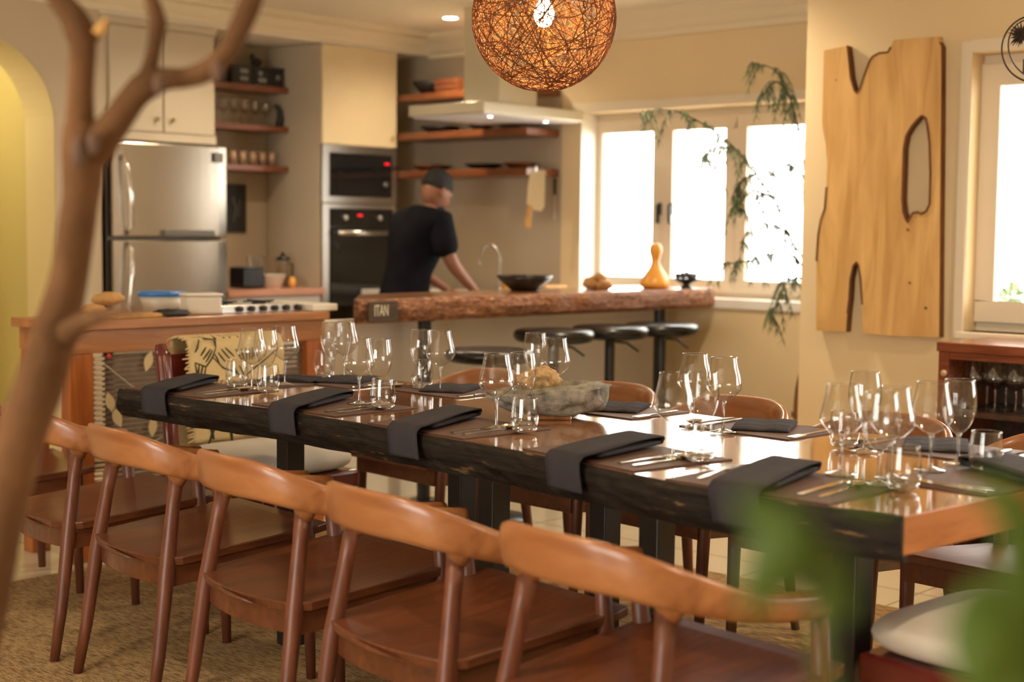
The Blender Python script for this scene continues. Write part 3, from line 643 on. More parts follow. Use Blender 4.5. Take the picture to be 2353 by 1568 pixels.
t = thing('steel_rod', 'short dark sharpening rod hanging on the wall beside the cleaver', 'sharpening rod', (6.80, 5.86, 1.60))
MB().tube([(0, 0, 0), (0, 0, -0.10)], 0.010, 8).build('handle', 'black_metal', t, smooth=True)
MB().tube([(0, 0, -0.10), (0, 0, -0.25)], 0.0035, 6).build('rod', 'steel', t, smooth=True)

# ------------------------------------------------------------------ island with hob
IX0, IX1, IY0, IY1, IZ = 2.93, 4.17, 4.90, 5.28, 0.92
t = thing('kitchen_island', 'orange wooden kitchen island with woven reed front beyond the table', 'island', (0, 0, 0))
MB().box(IX0 - 0.03, IX1, IY0 - 0.03, IY1, IZ - 0.035, IZ).build('worktop', 'island_wood', t, bevel=0.004)
MB().box(IX0, IX1 - 0.002, IY0, IY0 + 0.04, IZ - 0.125, IZ - 0.036).build('apron', 'island_wood', t, bevel=0.003)
MB().box(IX0, IX0 + 0.04, IY0 + 0.041, IY1 - 0.01, IZ - 0.125, IZ - 0.036).build('apron', 'island_wood', t, bevel=0.003)
MB().box(IX1 - 0.042, IX1 - 0.002, IY0 + 0.041, IY1 - 0.01, IZ - 0.125, IZ - 0.036).build('apron', 'island_wood', t, bevel=0.003)
for x, y, w in ((IX0, IY0, 0.10), (IX1 - 0.102, IY0, 0.10), (IX0, IY1 - 0.09, 0.08), (IX1 - 0.102, IY1 - 0.09, 0.08)):
    MB().box(x, x + w, y, y + 0.07, 0, IZ - 0.126).build('post', 'island_post_wood', t, bevel=0.004)
m = MB()
for i in range(30):
    z = 0.20 + i * 0.0195; m.box(IX0 + 0.105, IX0 + 0.155, IY0 + 0.01, IY0 + 0.025, z, z + 0.013)
m.build('reed_strip', 'reed_beige', t, bevel=0.004)
m = MB()
for i in range(30):
    z = 0.20 + i * 0.0195; m.box(IX0 + 0.158, IX1 - 0.106, IY0 + 0.03, IY0 + 0.04, z, z + 0.0165)
m.build('reed_panel', 'reed_grey', t, bevel=0.003)
MB().box(IX0 + 0.101, IX1 - 0.103, IY0 + 0.01, IY0 + 0.05, 0.12, 0.19).build('rail', 'island_wood', t, bevel=0.003)
MB().box(IX0, IX0 + 0.05, IY0 + 0.071, IY1 - 0.092, 0.28, 0.38).build('rail', 'island_wood', t, bevel=0.003)
MB().box(IX0 + 0.051, IX1 - 0.105, IY0 + 0.072, IY1 - 0.09, 0.34, 0.365).build('lower_shelf', 'island_wood', t)
t = thing('leaf_garland', 'string of cream dried leaves hanging on the island front', 'garland', (3.30, 4.915, 0.0))
MB().tube([(-0.24, 0, 0.77), (-0.1, -0.004, 0.66), (0.02, -0.004, 0.60), (0.05, -0.004, 0.45), (-0.1, -0.004, 0.40), (-0.23, -0.004, 0.44)], 0.002, 5).build('string', 'reed_beige', t)
for (px, py, rx) in ((340, 830, 0.3), (378, 850, -0.5), (252, 925, -0.3), (268, 960, -0.4), (350, 980, 0.1), (392, 1080, 0.2)):
    p = ony(px, py, 4.915)
    prof = [(0.020 * math.sin(PI * u) * (1 if s > 0 else -1), (u - 0.5) * 0.085) for s, us in ((1, [i / 6 for i in range(7)]), (-1, [1 - i / 6 for i in range(1, 6)])) for u in us]
    MB().prism(prof, -0.003, 0.0, axis=1).xf(Matrix.Translation((p.x - 3.30, -0.002, p.z)) @ Matrix.Rotation(rx, 4, 'Y')).build('leaf', 'leaf_cream', t)
for (px, py) in ((290, 796), (248, 818)):
    p = ony(px, py, 4.915); MB().blob((p.x - 3.30, -0.006, p.z), (0.008, 0.008, 0.011), 10, 6).build('bead', 'red_bead', t, smooth=True)
# hob
t = thing('gas_hob', 'steel gas hob with a row of black knobs on the island', 'hob', (3.67, 5.0, IZ))
MB().box(0, 0.42, 0.0, 0.24, 0, 0.018).build('plate', 'steel', t, bevel=0.004)
MB().box(0.0, 0.42, -0.03, -0.001, 0.0, 0.034).build('front_strip', 'steel', t, bevel=0.004)
for i in range(6):
    MB().lathe([(0.013, 0), (0.012, 0.018), (0.009, 0.02)], 14, closed=True).xf(Matrix.Translation((0.09 + i * 0.062, -0.03, 0.018)) @ Matrix.Rotation(PI / 2, 4, 'X')).build('knob', 'black_metal', t, smooth=True)
for x, y in ((0.11, 0.12), (0.31, 0.12)):
    MB().lathe([(0.0, 0.034), (0.03, 0.034), (0.034, 0.0185)], 16, c=(x, y, 0)).build('burner', 'black_metal', t, smooth=True)
    MB().box(x - 0.08, x + 0.08, y - 0.004, y + 0.004, 0.036, 0.044).box(x - 0.004, x + 0.004, y - 0.08, y + 0.08, 0.0365, 0.0445).build('pan_support', 'black_metal', t)
# things on the island
def tub(px, py, w, d, h, lidmat, bodymat, label, name, rz=0.0, zt=IZ):
    p = onz(px, py, zt)
    t = thing(name, label, 'food container', (p.x, p.y, zt), rz)
    MB().lathe([(0, 0), (0.80, 0), (0.95, h * 0.85), (0.90, h * 0.85), (0.76, 0.004), (0, 0.004)], 28, sx=w / 2, sy=d / 2).build('tub', bodymat, t, smooth=True)
    MB().lathe([(0, h * 0.87 + 0.004), (0.85, h * 0.87 + 0.002), (1.0, h * 0.87 + 0.006), (1.05, h * 0.87), (1.05, h * 0.72), (1.0, h * 0.72), (0, h * 0.86)], 28, sx=w / 2, sy=d / 2).build('lid', lidmat, t, smooth=True)
    return t
tub(372, 716, 0.205, 0.17, 0.092, 'blue_lid', 'frosted_plastic', 'clear food tub with bright blue lid on the island', 'food_tub')
p = onz(462, 722, IZ)
t = thing('food_tub', 'frosted white rectangular food box in front of the blue lidded tub', 'food container', (p.x, p.y, IZ), -0.3)
MB().box(-0.075, 0.075, -0.05, 0.05, 0, 0.075).build('tub', 'frosted_plastic', t, bevel=0.012, segs=3)
MB().box(-0.079, 0.079, -0.054, 0.054, 0.075, 0.086).build('lid', 'white_plastic', t, bevel=0.005)
for i, (px, py, r, lab) in enumerate(((250, 722, (0.075, 0.038, 0.028), 'long tan bread loaf lying on top of the pile on the island'), (212, 727, (0.06, 0.035, 0.025), 'tan bread loaf at the left end of the island pile'))):
    p = onz(px, py, IZ)
    tag(MB().blob((0, 0, 0), r, 20, 12, 0.15, 2, i).build('bread_loaf', 'loaf_tan', smooth=True, loc=(p.x, p.y, IZ + r[2] * 0.97 + (0.035 if i == 0 else 0))), lab, 'bread', 'loaves on the island')
p = onz(318, 730, IZ)
tag(MB().box(-0.11, 0.11, -0.06, 0.06, 0, 0.018).build('cutting_board', 'loaf_tan', bevel=0.004, loc=(p.x, p.y + 0.03, IZ)), 'light wooden board lying on the island between loaves and tubs', 'cutting board')
p = onz(392, 727, IZ)
tag(MB().blob((0, 0, 0.012), (0.085, 0.04, 0.018), 18, 10, 0.5, 3, 4).build('dark_cloth', 'black_matte', smooth=True, loc=(p.x, p.y, IZ)), 'crumpled dark cloth lying in front of the blue lidded tub', 'cloth')

# ------------------------------------------------------------------ bar
BZ = 0.97; BT = 0.105; BX0, BX1 = 4.25, 6.84
t = thing('bar_counter', 'thick polished live edge timber bar on a pale panel', 'bar', (0, 0, 0))
n = 60; fr = []; bk = []
for i in range(n + 1):
    u = i / n; x = BX0 + (BX1 - BX0) * u
    y = 4.79 - 0.12 * u + 0.022 * noise.noise(Vector((x * 1.8, 0, 0))) + 0.01 * noise.noise(Vector((x * 7, 3, 0)))
    if u > 0.93: y += (u - 0.93) ** 2 * 12
    fr.append((x, y)); bk.append((max(x, 4.62 - 0.0 * u) if u < 0.15 else x, 5.22 + 0.02 * noise.noise(Vector((x * 2, 9, 0))))) if u > 0.14 else None
m = MB(); m.prism([(x, y + 0.012) for x, y in fr] + bk[::-1], BZ - BT, BZ)
m.build('bar_top', 'bar_wood', t, bevel=0.006)
rings = []
for i, (x, y) in enumerate(fr):
    r = []
    for k, (dy, dz) in enumerate([(0.011, 0), (-0.004, -0.002), (-0.016, -0.02), (-0.02, -0.05), (-0.012, -0.085), (0.004, -BT), (0.011, -BT)]):
        q = 0.010 * noise.noise(Vector((x * 9, k * 0.9, 1))) if 0 < k < 5 else 0
        r.append((x, y + dy + q, BZ + dz + (0.001 if k == 0 else 0)))
    rings.append(r)
MB().loft(rings).build('live_edge', 'bar_bark', t, smooth=False)
MB().box(4.20, 5.02, 5.06, 5.12, 0.0, BZ - BT - 0.002).build('front_panel', 'wall_panel', t, bevel=0.003)
MB().box(5.03, 6.845, 5.10, 5.16, 0.0, BZ - BT - 0.002).build('front_panel', 'wall_panel', t, bevel=0.003)
for x in (4.79, 6.62):
    MB().lathe([(0.032, 0.012), (0.032, BZ - BT - 0.014), (0.05, BZ - BT - 0.013), (0.05, BZ - BT - 0.002), (0, BZ - BT - 0.002)], 20, c=(x, 4.92, 0)).lathe([(0, 0), (0.07, 0), (0.07, 0.012), (0.032, 0.012)], 20, c=(x, 4.92, 0)).build('support_post', 'black_metal', t, smooth=False)
pl = MB().box(4.282, 4.455, 4.744, 4.752, BZ - 0.098, BZ - 0.008).build('name_plate', 'plate_wood', t, bevel=0.002)
text('ITAN', 0.062, 0.001, 'label_text', pl, (4.355, 4.7425, BZ - 0.050), (PI / 2, 0, 0)).scale = (0.60, 1.15, 1)
tag(MB().box(4.10, 4.24, 4.90, 5.26, IZ + 0.001, IZ + 0.03).build('cutting_board', 'white_plastic', bevel=0.004), 'white board bridging the gap between island and bar', 'cutting board')
def on_bar(px, py, y=None):
    p = onz(px, py, BZ); return p
p = onz(1205, 668, BZ)
q_ = ony(1205, 668, 5.03)
t = dish((q_.x, 5.03, BZ), 0.145, 0.080, 'black_soft', 'wide shiny black bowl standing on the bar near the cook', group='bowls on the bar', seg=36)
q = onx(1162, 655, 6.55)
tag(MB().blob((0, 0, 0), (0.045, 0.04, 0.035), 14, 8, 0.3, 3).build('fruit', 'orange_fruit', smooth=True, loc=(6.55, q.y - 0.02, 0.935)), 'yellow-orange fruit on the sink counter behind the black bowl', 'fruit')
tag(MB().box(-0.1, 0.1, -0.06, 0.06, 0, 0.06).build('butter_block', 'loaf_tan', bevel=0.01, loc=(6.6, 5.72, 0.90)), 'pale wooden block on the sink counter behind the black bowl', 'block')
def yat(px, z, x):  # point on the bar at a given x
    return onx(px, 660, x).y
p = onz(1505, 661, BZ); f = min(1, 6.70 / p.x)
gx = 6.50; gy = onx(1505, 660, gx).y
t = thing('gourd', 'bright orange long necked gourd standing on the bar in the window light', 'gourd', (gx, gy, BZ))
MB().lathe(spl([(0.0, 0.0), (0.06, 0.0), (0.085, 0.022), (0.072, 0.06), (0.040, 0.105), (0.024, 0.145), (0.031, 0.185), (0.036, 0.21), (0.028, 0.24), (0.0, 0.252)]), 24).build('body', 'gourd_orange', t, smooth=True)
MB().tube([(0, 0, 0.25), (0.006, 0, 0.262)], [0.006, 0.004], 8).build('stalk', 'bread_brown', t, smooth=True)
for i, (px, r, lab) in enumerate(((1362, (0.06, 0.05, 0.035), 'brown root vegetable at the left of the heap on the bar'), (1395, (0.045, 0.04, 0.028), 'brown root vegetable at the right of the heap, nearer the gourd'), (1378, (0.035, 0.03, 0.022), 'small tan root vegetable lying on top of the heap on the bar'))):
    x = 6.10; y = onx(px, 660, x).y + (0.02 if i == 1 else 0)
    tag(MB().blob((0, 0, 0), r, 18, 10, 0.35, 2.2, i * 3).build('root_vegetable', 'bread_brown', smooth=True, loc=(x, y, BZ + r[2] * 0.93 + (0.045 if i == 2 else 0))), lab, 'vegetable', 'root vegetables on the bar')
fx = 6.66; fy = onx(1577, 660, fx).y
t = thing('footed_bowl', 'dark footed bowl heaped with dark fruit at the window end of the bar', 'bowl', (fx, fy, BZ), group='bowls on the bar')
MB().lathe([(0.0, 0.0), (0.035, 0.0), (0.03, 0.01), (0.018, 0.022), (0.04, 0.032), (0.088, 0.056), (0.083, 0.056), (0.035, 0.04), (0, 0.038)], 28).build('bowl', 'black_soft', t, smooth=True)
k = 0
for i in range(9):
    a = i * 2.4; rr = 0.018 * math.sqrt(i) * 1.15
    tag(MB().blob((0, 0, 0), (0.019, 0.019, 0.017), 10, 7).build('dark_fruit', 'fruit_dark', smooth=True, loc=(fx + rr * math.cos(a), fy + rr * math.sin(a), BZ + 0.078 - rr * 0.18)), 'small dark round fruit heaped in the footed bowl', 'fruit', 'dark fruit in the footed bowl')
# pebbles / small glass lids lying on bar
# stools
def make_stool(r=0.196, h=0.80):
    t = thing('bar_stool', 'x', 'bar stool')
    MB().lathe(spl([(0.0, h - 0.065), (0.09, h - 0.065), (r * 0.88, h - 0.055), (r, h - 0.032), (r * 0.99, h - 0.010), (r * 0.88, h + 0.004), (r * 0.5, h + 0.006), (0.0, h + 0.006)], 3), 32).build('seat', 'black_soft', t, smooth=True)
    MB().lathe([(0.032, 0.03), (0.032, 0.45), (0.026, 0.46), (0.026, h - 0.056)], 18).build('post', 'black_metal', t, smooth=True)
    MB().lathe([(0.0, 0.0), (0.19, 0.0), (0.19, 0.01), (0.05, 0.03), (0, 0.03)], 28).build('base', 'black_metal', t, smooth=True)
    MB().tube([(0.02, -0.01, h - 0.075), (0.10, -0.03, h - 0.085), (0.17, -0.05, h - 0.13)], 0.006, 8).build('lever', 'black_metal', t, smooth=True)
    MB().tube([(0.14 * math.cos(a), 0.14 * math.sin(a), 0.26) for a in [2 * PI * i / 24 for i in range(25)]], 0.009, 8, cap=False).tube([(0.03, 0, 0.26), (0.14, 0, 0.26)], 0.009, 8).build('footrest', 'black_metal', t, smooth=True)
    return t
st0 = make_stool()
for i, (px, py, Y, lab) in enumerate(((1125, 808, 4.42, 'round black bar stool nearest the left, partly behind wine glasses'), (1273, 768, 4.62, 'round black bar stool second from the left, just under the bar edge'), (1402, 757, 4.62, 'round black bar stool with its single post in full view, second from the window'), (1520, 756, 4.58, 'round black bar stool nearest the window, before the bar post'))):
    p = ony(px, py, Y)
    o = place(st0, (p.x, Y, 0), lab, 'black bar stools along the bar', 0.0)
    o.scale = (1, 1, 0.94) if i == 0 else (1, 1, 1)

# ------------------------------------------------------------------ rug, dining table
tag(MB().box(0.55, 4.52, 0.1, 4.78, 0.001, 0.012).build('rug', 'rug_weave', bevel=0.003), 'large woven beige rug under the dining table', 'rug')
TZ = 0.76; TT = 0.088
near_px = [(275, 893), (360, 905), (453, 919), (652, 944), (894, 985), (1200, 1038), (1335, 1066), (1570, 1114), (1755, 1142), (1874, 1162), (2075, 1188)]
far_px = [(450, 876), (652, 867), (860, 872), (1050, 887), (1413, 925), (1669, 960), (1891, 983), (2318, 1032)]
NE = [onz(x, y, TZ) for x, y in near_px]; FE = [onz(x, y, TZ) for x, y in far_px]
NE = [Vector((p.x, p.y, 0)) for p in NE]; FE = [Vector((p.x, p.y, 0)) for p in FE]
FE.append(Vector((3.41, 1.16, 0)))
def resample(P, n):
    L = [0]
    for a, b in zip(P, P[1:]): L.append(L[-1] + (b - a).length)
    out = []
    for i in range(n + 1):
        s = L[-1] * i / n; k = 0
        while k < len(L) - 2 and L[k + 1] < s: k += 1
        u = (s - L[k]) / max(1e-9, L[k + 1] - L[k]); out.append(P[k].lerp(P[k + 1], u))
    return out
NEr = resample(NE, 80); FEr = resample(FE, 70)
for P, sg_ in ((NEr, -1), (FEr, 1)):
    for p in P: p.x += sg_ * 0.006 * noise.noise(Vector((p.y * 6, 5, 0)))
def near_x(y):
    for a, b in zip(NEr, NEr[1:]):
        if (a.y - y) * (b.y - y) <= 0 and abs(a.y - b.y) > 1e-6: return a.x + (b.x - a.x) * (y - a.y) / (b.y - a.y)
    return 2.6
def far_x(y):
    for a, b in zip(FEr, FEr[1:]):
        if (a.y - y) * (b.y - y) <= 0 and abs(a.y - b.y) > 1e-6: return a.x + (b.x - a.x) * (y - a.y) / (b.y - a.y)
    return 3.42
t = thing('dining_table', 'long live edge timber dining table with dark burnt edge and black posts', 'table', (0, 0, 0))
outline = [(p.x + 0.004, p.y) for p in NEr] + [(p.x - 0.004, p.y) for p in FEr[::-1]]
m = MB(); m.prism(outline, TZ - TT + 0.014, TZ)
top = m.build('tabletop', 'table_top_wood', t, bevel=0.002)
top.data.materials.append(MATS['table_end_wood'])
NR, NL = NEr[-1], NEr[0]
for pl in top.data.polygons:
    c = pl.center
    if abs(pl.normal.z) < 0.5 and (c.y < 1.27): pl.material_index = 1
def edge(P, s, name):
    rings = []
    for i, p in enumerate(P):
        a = P[max(i - 1, 0)]; b = P[min(i + 1, len(P) - 1)]; d = (b - a).normalized(); nn = Vector((d.y, -d.x, 0)) * s
        r = []
        for k, (o, dz) in enumerate([(-0.003, 0.0006), (0.002, 0.0), (0.008, -0.012), (0.011, -0.03), (0.010, -0.05), (0.004, -0.068), (-0.004, -TT + 0.002), (-0.03, -TT - 0.003)]):
            q = 0.007 * noise.noise(Vector((p.y * 14, p.x * 14, k * 0.8))) + 0.004 * noise.noise(Vector((p.y * 50, 0, k * 2.1))) if 1 < k < 7 else 0
            if k == 1: q = 0.004 * noise.noise(Vector((p.y * 30, 2, 0)))
            v = p + nn * (o + q); zz = TZ + dz + (0.004 * noise.noise(Vector((p.y * 20, 7, k))) if k == 6 else 0)
            r.append((v.x, v.y, zz))
        rings.append(r)
    MB().loft(rings).build(name, 'table_bark', t, smooth=False)
nsign = 1 if (NEr[-1] - NEr[0]).normalized().cross(Vector((0, 0, 1))).x < 0 else -1
edge(NEr, nsign, 'bark_edge')
edge(FEr[8:], -nsign, 'bark_edge')
for x, y in ((2.80, 3.45), (3.12, 3.04), (2.80, 2.61), (3.08, 2.46), (2.75, 2.04), (2.72, 1.51)):
    MB().xf(Matrix.Identity(4)).box(-0.031, 0.031, -0.031, 0.031, 0.012, TZ - TT - 0.001).xf(Matrix.Translation((x, y, 0)) @ Matrix.Rotation(-0.11, 4, 'Z')).build('leg', 'black_metal', t, bevel=0.004)

# ------------------------------------------------------------------ armchairs around the table
def make_chair(name, label):
    """facing +x, origin on the floor below the tops of the rear legs"""
    t = thing(name, label, 'chair')
    # seat: rear z .395, front .445
    rings = []
    for i in range(13):
        u = i / 12; x = -0.055 + 0.49 * u; zt = 0.398 + 0.042 * u; w = 0.232 + 0.022 * u
        if i == 0: w -= 0.03
        if i == 12: w -= 0.012
        r = []
        for k in range(15):
            v = -1 + 2 * k / 14
            bow = -0.035 * (1 - v * v) * (1 - u) ** 2
            dish = -0.012 * (1 - v * v) * math.sin(PI * min(1, u * 1.1))
            r.append((x + bow, w * v, zt + dish))
        for k in range(15):
            v = 1 - 2 * k / 14
            bow = -0.035 * (1 - v * v) * (1 - u) ** 2
            r.append((x + bow + 0.004, (w - 0.004) * v, zt - 0.024))
        rings.append(r)
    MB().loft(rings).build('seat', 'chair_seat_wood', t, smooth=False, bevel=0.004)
    # apron, bowed at the rear
    m = MB(); pts = [(-0.035 - 0.03 * (1 - v * v), 0.215 * v) for v in [-1 + 2 * k / 12 for k in range(13)]]
    outer = pts + [(0.40, 0.232), (0.40, -0.232)]
    inn = [(0.375, -0.205), (0.375, 0.205)] + [(x + 0.022, y * 0.9) for x, y in pts[::-1]]
    vs = []
    N = len(outer)
    inn2 = [(x + 0.022, y * 0.9) for x, y in pts] + [(0.375, 0.205), (0.375, -0.205)]
    zt = lambda x: 0.373 + 0.042 * (x + 0.055) / 0.49
    for (x, y) in outer: vs.append((x, y, zt(x)))
    for (x, y) in outer: vs.append((x, y, zt(x) - 0.055))
    for (x, y) in inn2: vs.append((x, y, zt(x)))
    for (x, y) in inn2: vs.append((x, y, zt(x) - 0.055))
    fs = []
    for i in range(N):
        j = (i + 1) % N
        fs += [(i, j, N + j, N + i), (2 * N + j, 2 * N + i, 3 * N + i, 3 * N + j), (i, 2 * N + i, 2 * N + j, j), (N + i, N + j, 3 * N + j, 3 * N + i)]
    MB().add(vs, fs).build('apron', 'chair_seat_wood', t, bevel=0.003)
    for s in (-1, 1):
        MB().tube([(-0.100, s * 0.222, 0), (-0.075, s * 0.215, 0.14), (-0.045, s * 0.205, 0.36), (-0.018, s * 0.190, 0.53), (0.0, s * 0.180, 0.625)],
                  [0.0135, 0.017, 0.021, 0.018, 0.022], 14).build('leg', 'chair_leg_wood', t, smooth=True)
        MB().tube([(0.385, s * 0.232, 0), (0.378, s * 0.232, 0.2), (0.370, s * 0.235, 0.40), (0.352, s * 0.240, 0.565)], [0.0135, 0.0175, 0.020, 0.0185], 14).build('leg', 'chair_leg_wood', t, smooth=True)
    # crest rail + arms: one bent sweep, cross-section changes along it
    P = [(0.362, 0.243), (0.25, 0.258), (0.12, 0.258), (0.02, 0.235), (-0.052, 0.19), (-0.092, 0.125), (-0.112, 0.05)]
    Z = [0.568, 0.582, 0.603, 0.634, 0.660, 0.676, 0.680]
    HH = [0.026, 0.026, 0.029, 0.037, 0.044, 0.048, 0.049]
    WW = [0.0185, 0.021, 0.022, 0.019, 0.015, 0.013, 0.0125]
    dat = [(x, y, z, h, w) for (x, y), z, h, w in zip(P, Z, HH, WW)]
    dat = dat + [(x, -y, z, h, w) for x, y, z, h, w in dat[::-1]]
    S = spl(dat, 4); rings = []
    for i, (x, y, z, h, w) in enumerate(S):
        a = S[max(i - 1, 0)]; b = S[min(i + 1, len(S) - 1)]
        d = Vector((b[0] - a[0], b[1] - a[1], 0)).normalized(); nn = Vector((d.y, -d.x, 0))
        r = []
        lean = 0.25 * max(0, min(1, (h - 0.02) / 0.03))
        for k in range(16):
            th = 2 * PI * k / 16; cx = math.cos(th); sy = math.sin(th)
            ex = abs(cx) ** 0.7 * (1 if cx > 0 else -1) * w; ez = abs(sy) ** 0.7 * (1 if sy > 0 else -1) * h
            r.append((x + nn.x * ex - lean * ez * 0.6, y + nn.y * ex, z + ez))
        rings.append(r)
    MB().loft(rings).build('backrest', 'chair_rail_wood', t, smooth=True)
    for s in (-1, 1):   # sculpted junction of leg and rail
        MB().tube([(-0.004, s * 0.183, 0.585), (0.0, s * 0.186, 0.615), (0.0, s * 0.200, 0.640)], [0.0195, 0.029, 0.030], 12, flat=1.15).build('bracket', 'chair_rail_wood', t, smooth=True)
    return t
ch0 = make_chair('dining_armchair', 'x')
FACE = -0.115
near_lab = ['wooden armchair on the near side behind the tree trunk, second from the left',
            'near side wooden armchair, the first one fully right of the tree trunk',
            'wooden armchair on the near side, before the left table post',
            'wooden armchair on the near side in the middle of the picture bottom',
            'near side wooden armchair nearest the camera, its right arm in view']
G1 = 'wooden armchairs along the near side of the table'; G2 = 'wooden armchairs along the window side of the table'
for i, (x, y, rz) in enumerate(((2.335, 4.01, -0.115), (2.270, 3.42, -0.115), (2.205, 2.82, -0.115), (2.13, 2.245, -0.12), (2.08, 1.68, -0.12))):
    place(ch0, (x, y, 0.012), near_lab[i], G1, rz)
place(ch0, (2.38, 4.78, 0.012), 'wooden armchair at the far left, only its rail seen left of the tree trunk', G1, -0.25)
far_lab = ['wooden armchair across the table behind the first dark napkins, nearest the island', 'wooden armchair across the table behind the stone bowl', 'wooden armchair across the table behind the glasses right of the stone bowl', 'wooden armchair across the table behind the blurred wine glasses', 'wooden armchair across the table at the right edge of the picture']
for i, y in enumerate((3.86, 3.22, 2.67, 2.10, 1.53)):
    place(ch0, (3.955 + 0.07 * (y - 2.6), y, 0.012), far_lab[i], G2, PI - 0.10 + (0.05 if i == 1 else 0))

# chair peeking out behind the wall corner
p = onx(1832, 900, 6.15)
t = thing('tall_back_chair', 'dark wooden chair back peeking out behind the wall corner', 'chair', (6.27, 3.55, 0), 0.0)
m = MB(); rings = []
q0 = onx(1829, 900, 6.15)
for i in range(9):
    u = i / 8; z = 0.38 + 0.29 * u; hw = 0.19 * (1 - 0.25 * u ** 4)
    rings.append([(-0.12 + 0.02 * u, -hw + 0.0, z), (-0.12 + 0.02 * u, hw, z), (-0.10 + 0.02 * u, hw, z), (-0.10 + 0.02 * u, -hw, z)])
m.loft(rings).build('backrest', 'peek_chair_wood', t, bevel=0.006)
MB().box(-0.12, 0.26, -0.2, 0.2, 0.39, 0.42).build('seat', 'peek_chair_wood', t, bevel=0.006)
for x in (-0.10, 0.24):
    for y in (-0.17, 0.17): MB().tube([(x, y, 0), (x, y, 0.39)], [0.012, 0.018], 10).build('leg', 'peek_chair_wood', t, smooth=True)
t.location.x = 6.27; t.location.y = q0.y * (6.17 / 6.15) - 0.185

# head chairs with white cushions
def squircle(p):
    r = math.hypot(p.x, p.y)
    if r < 1e-6: return p
    c_, s_ = abs(p.x / r), abs(p.y / r); k = 1 / (c_ ** 5 + s_ ** 5) ** 0.2
    z = p.z; q = abs(z) / 0.05; zz = 0.05 * (1 - (1 - min(1, q)) ** 1.6)
    return Vector((p.x * k, p.y * k, (zz if z > 0 else -zz)))
def head_chair(loc, rz, label, back=True):
    """facing +x; origin under seat centre"""
    t = thing('cushioned_chair', label, 'chair', loc, rz, group=None)
    MB().blob((0, 0, 0.455), (0.245, 0.25, 0.050), 44, 16, 0.0, fn=squircle).xf(Matrix.Identity(4)).build('cushion', 'cushion_cloth', t, smooth=True)
    MB().box(-0.235, 0.235, -0.235, 0.235, 0.35, 0.415).build('seat_frame', 'red_lacquer', t, bevel=0.012, segs=3)
    for x, y in ((0.205, -0.205), (0.205, 0.205)):
        MB().tube([(x, y, 0), (x, y, 0.35)], [0.016, 0.023], 12).build('leg', 'red_lacquer', t, smooth=True)
    for y in (-0.215, 0.215):
        MB().tube([(-0.30, y, 0), (-0.255, y, 0.2), (-0.25, y, 0.40), (-0.275, y, 0.62), (-0.31, y, 0.80), (-0.325, y, 0.845)], [0.017, 0.021, 0.023, 0.022, 0.024, 0.016], 12, flat=1.3).build('rear_post', 'red_lacquer', t, smooth=True)
    m = MB()
    for z, h in ((0.76, 0.10), (0.60, 0.04)):
        rings = []
        for i in range(9):
            v = -1 + i / 4; x = -0.285 - 0.035 * (1 - v * v) - (z - 0.6) * 0.12
            rings.append([(x - 0.01, v * 0.21, z - h / 2), (x + 0.01, v * 0.21, z - h / 2), (x + 0.008, v * 0.21, z + h / 2), (x - 0.012, v * 0.21, z + h / 2)])
        m.loft(rings)
    m.build('back_slats', 'red_lacquer', t, bevel=0.004)
    return t
hl = head_chair((3.225, 4.11, 0.012), -PI / 2, 'red chair with white cushion and patterned cloth at the far head of the table')
hr = dup(hl, (2.86, 1.20, 0.012), PI / 2 - 0.08, 'red chair with thick white cushion at the near right head of the table')

# patterned cloth over the back of the far head chair
CY = 4.11 + 0.345
t = thing('draped_cloth', 'cream cloth with black drawn pattern and frayed edge draped over the far head chair', 'cloth', (3.305, CY, 0.012))
W2 = 0.212
def cloth_pt(u, v):  # u across -1..1, v down from the top ridge: v<0 behind (+y), v>0 front (-y)
    x = u * W2 + 0.004 * math.sin(v * 25)
    s = abs(v); yr = 0.045
    if v >= 0:
        y = -0.066 - 0.006 * math.sin(u * 9 + v * 8) - 0.03 * min(1, s * 4) ; z = 0.872 - s
        if s < 0.04: y = -0.0 - s * 1.9; z = 0.872 - s * 0.35
    else:
        y = 0.035 + 0.006 * math.sin(u * 8 + v * 8); z = 0.872 - s
        if s < 0.04: y = s * 0.9; z = 0.872 - s * 0.35
    return (x, y, z)
NU, NV = 40, 70
vs = []; fs = []
for j in range(NV + 1):
    v = -0.50 + (0.50 + 0.38) * j / NV
    for i in range(NU + 1): vs.append(cloth_pt(-1 + 2 * i / NU, v))
for j in range(NV):
    for i in range(NU): fs.append((j * (NU + 1) + i, j * (NU + 1) + i + 1, (j + 1) * (NU + 1) + i + 1, (j + 1) * (NU + 1) + i))
cl = MB().add(vs, fs).build('cloth_sheet', 'cloth_cream', t, smooth=True, solid=0.006)
m = MB()
for j in range(70):
    v = -0.47 + 0.84 * j / 69
    for s in (-1,):
        a = Vector(cloth_pt(s, v)); L = 0.012 + 0.018 * random.random()
        m.tube([a, a + Vector((s * L, random.uniform(-.006, .006), -0.010 * random.random()))], [0.004, 0.002], 5)
m.build('fringe', 'cloth_cream', t)
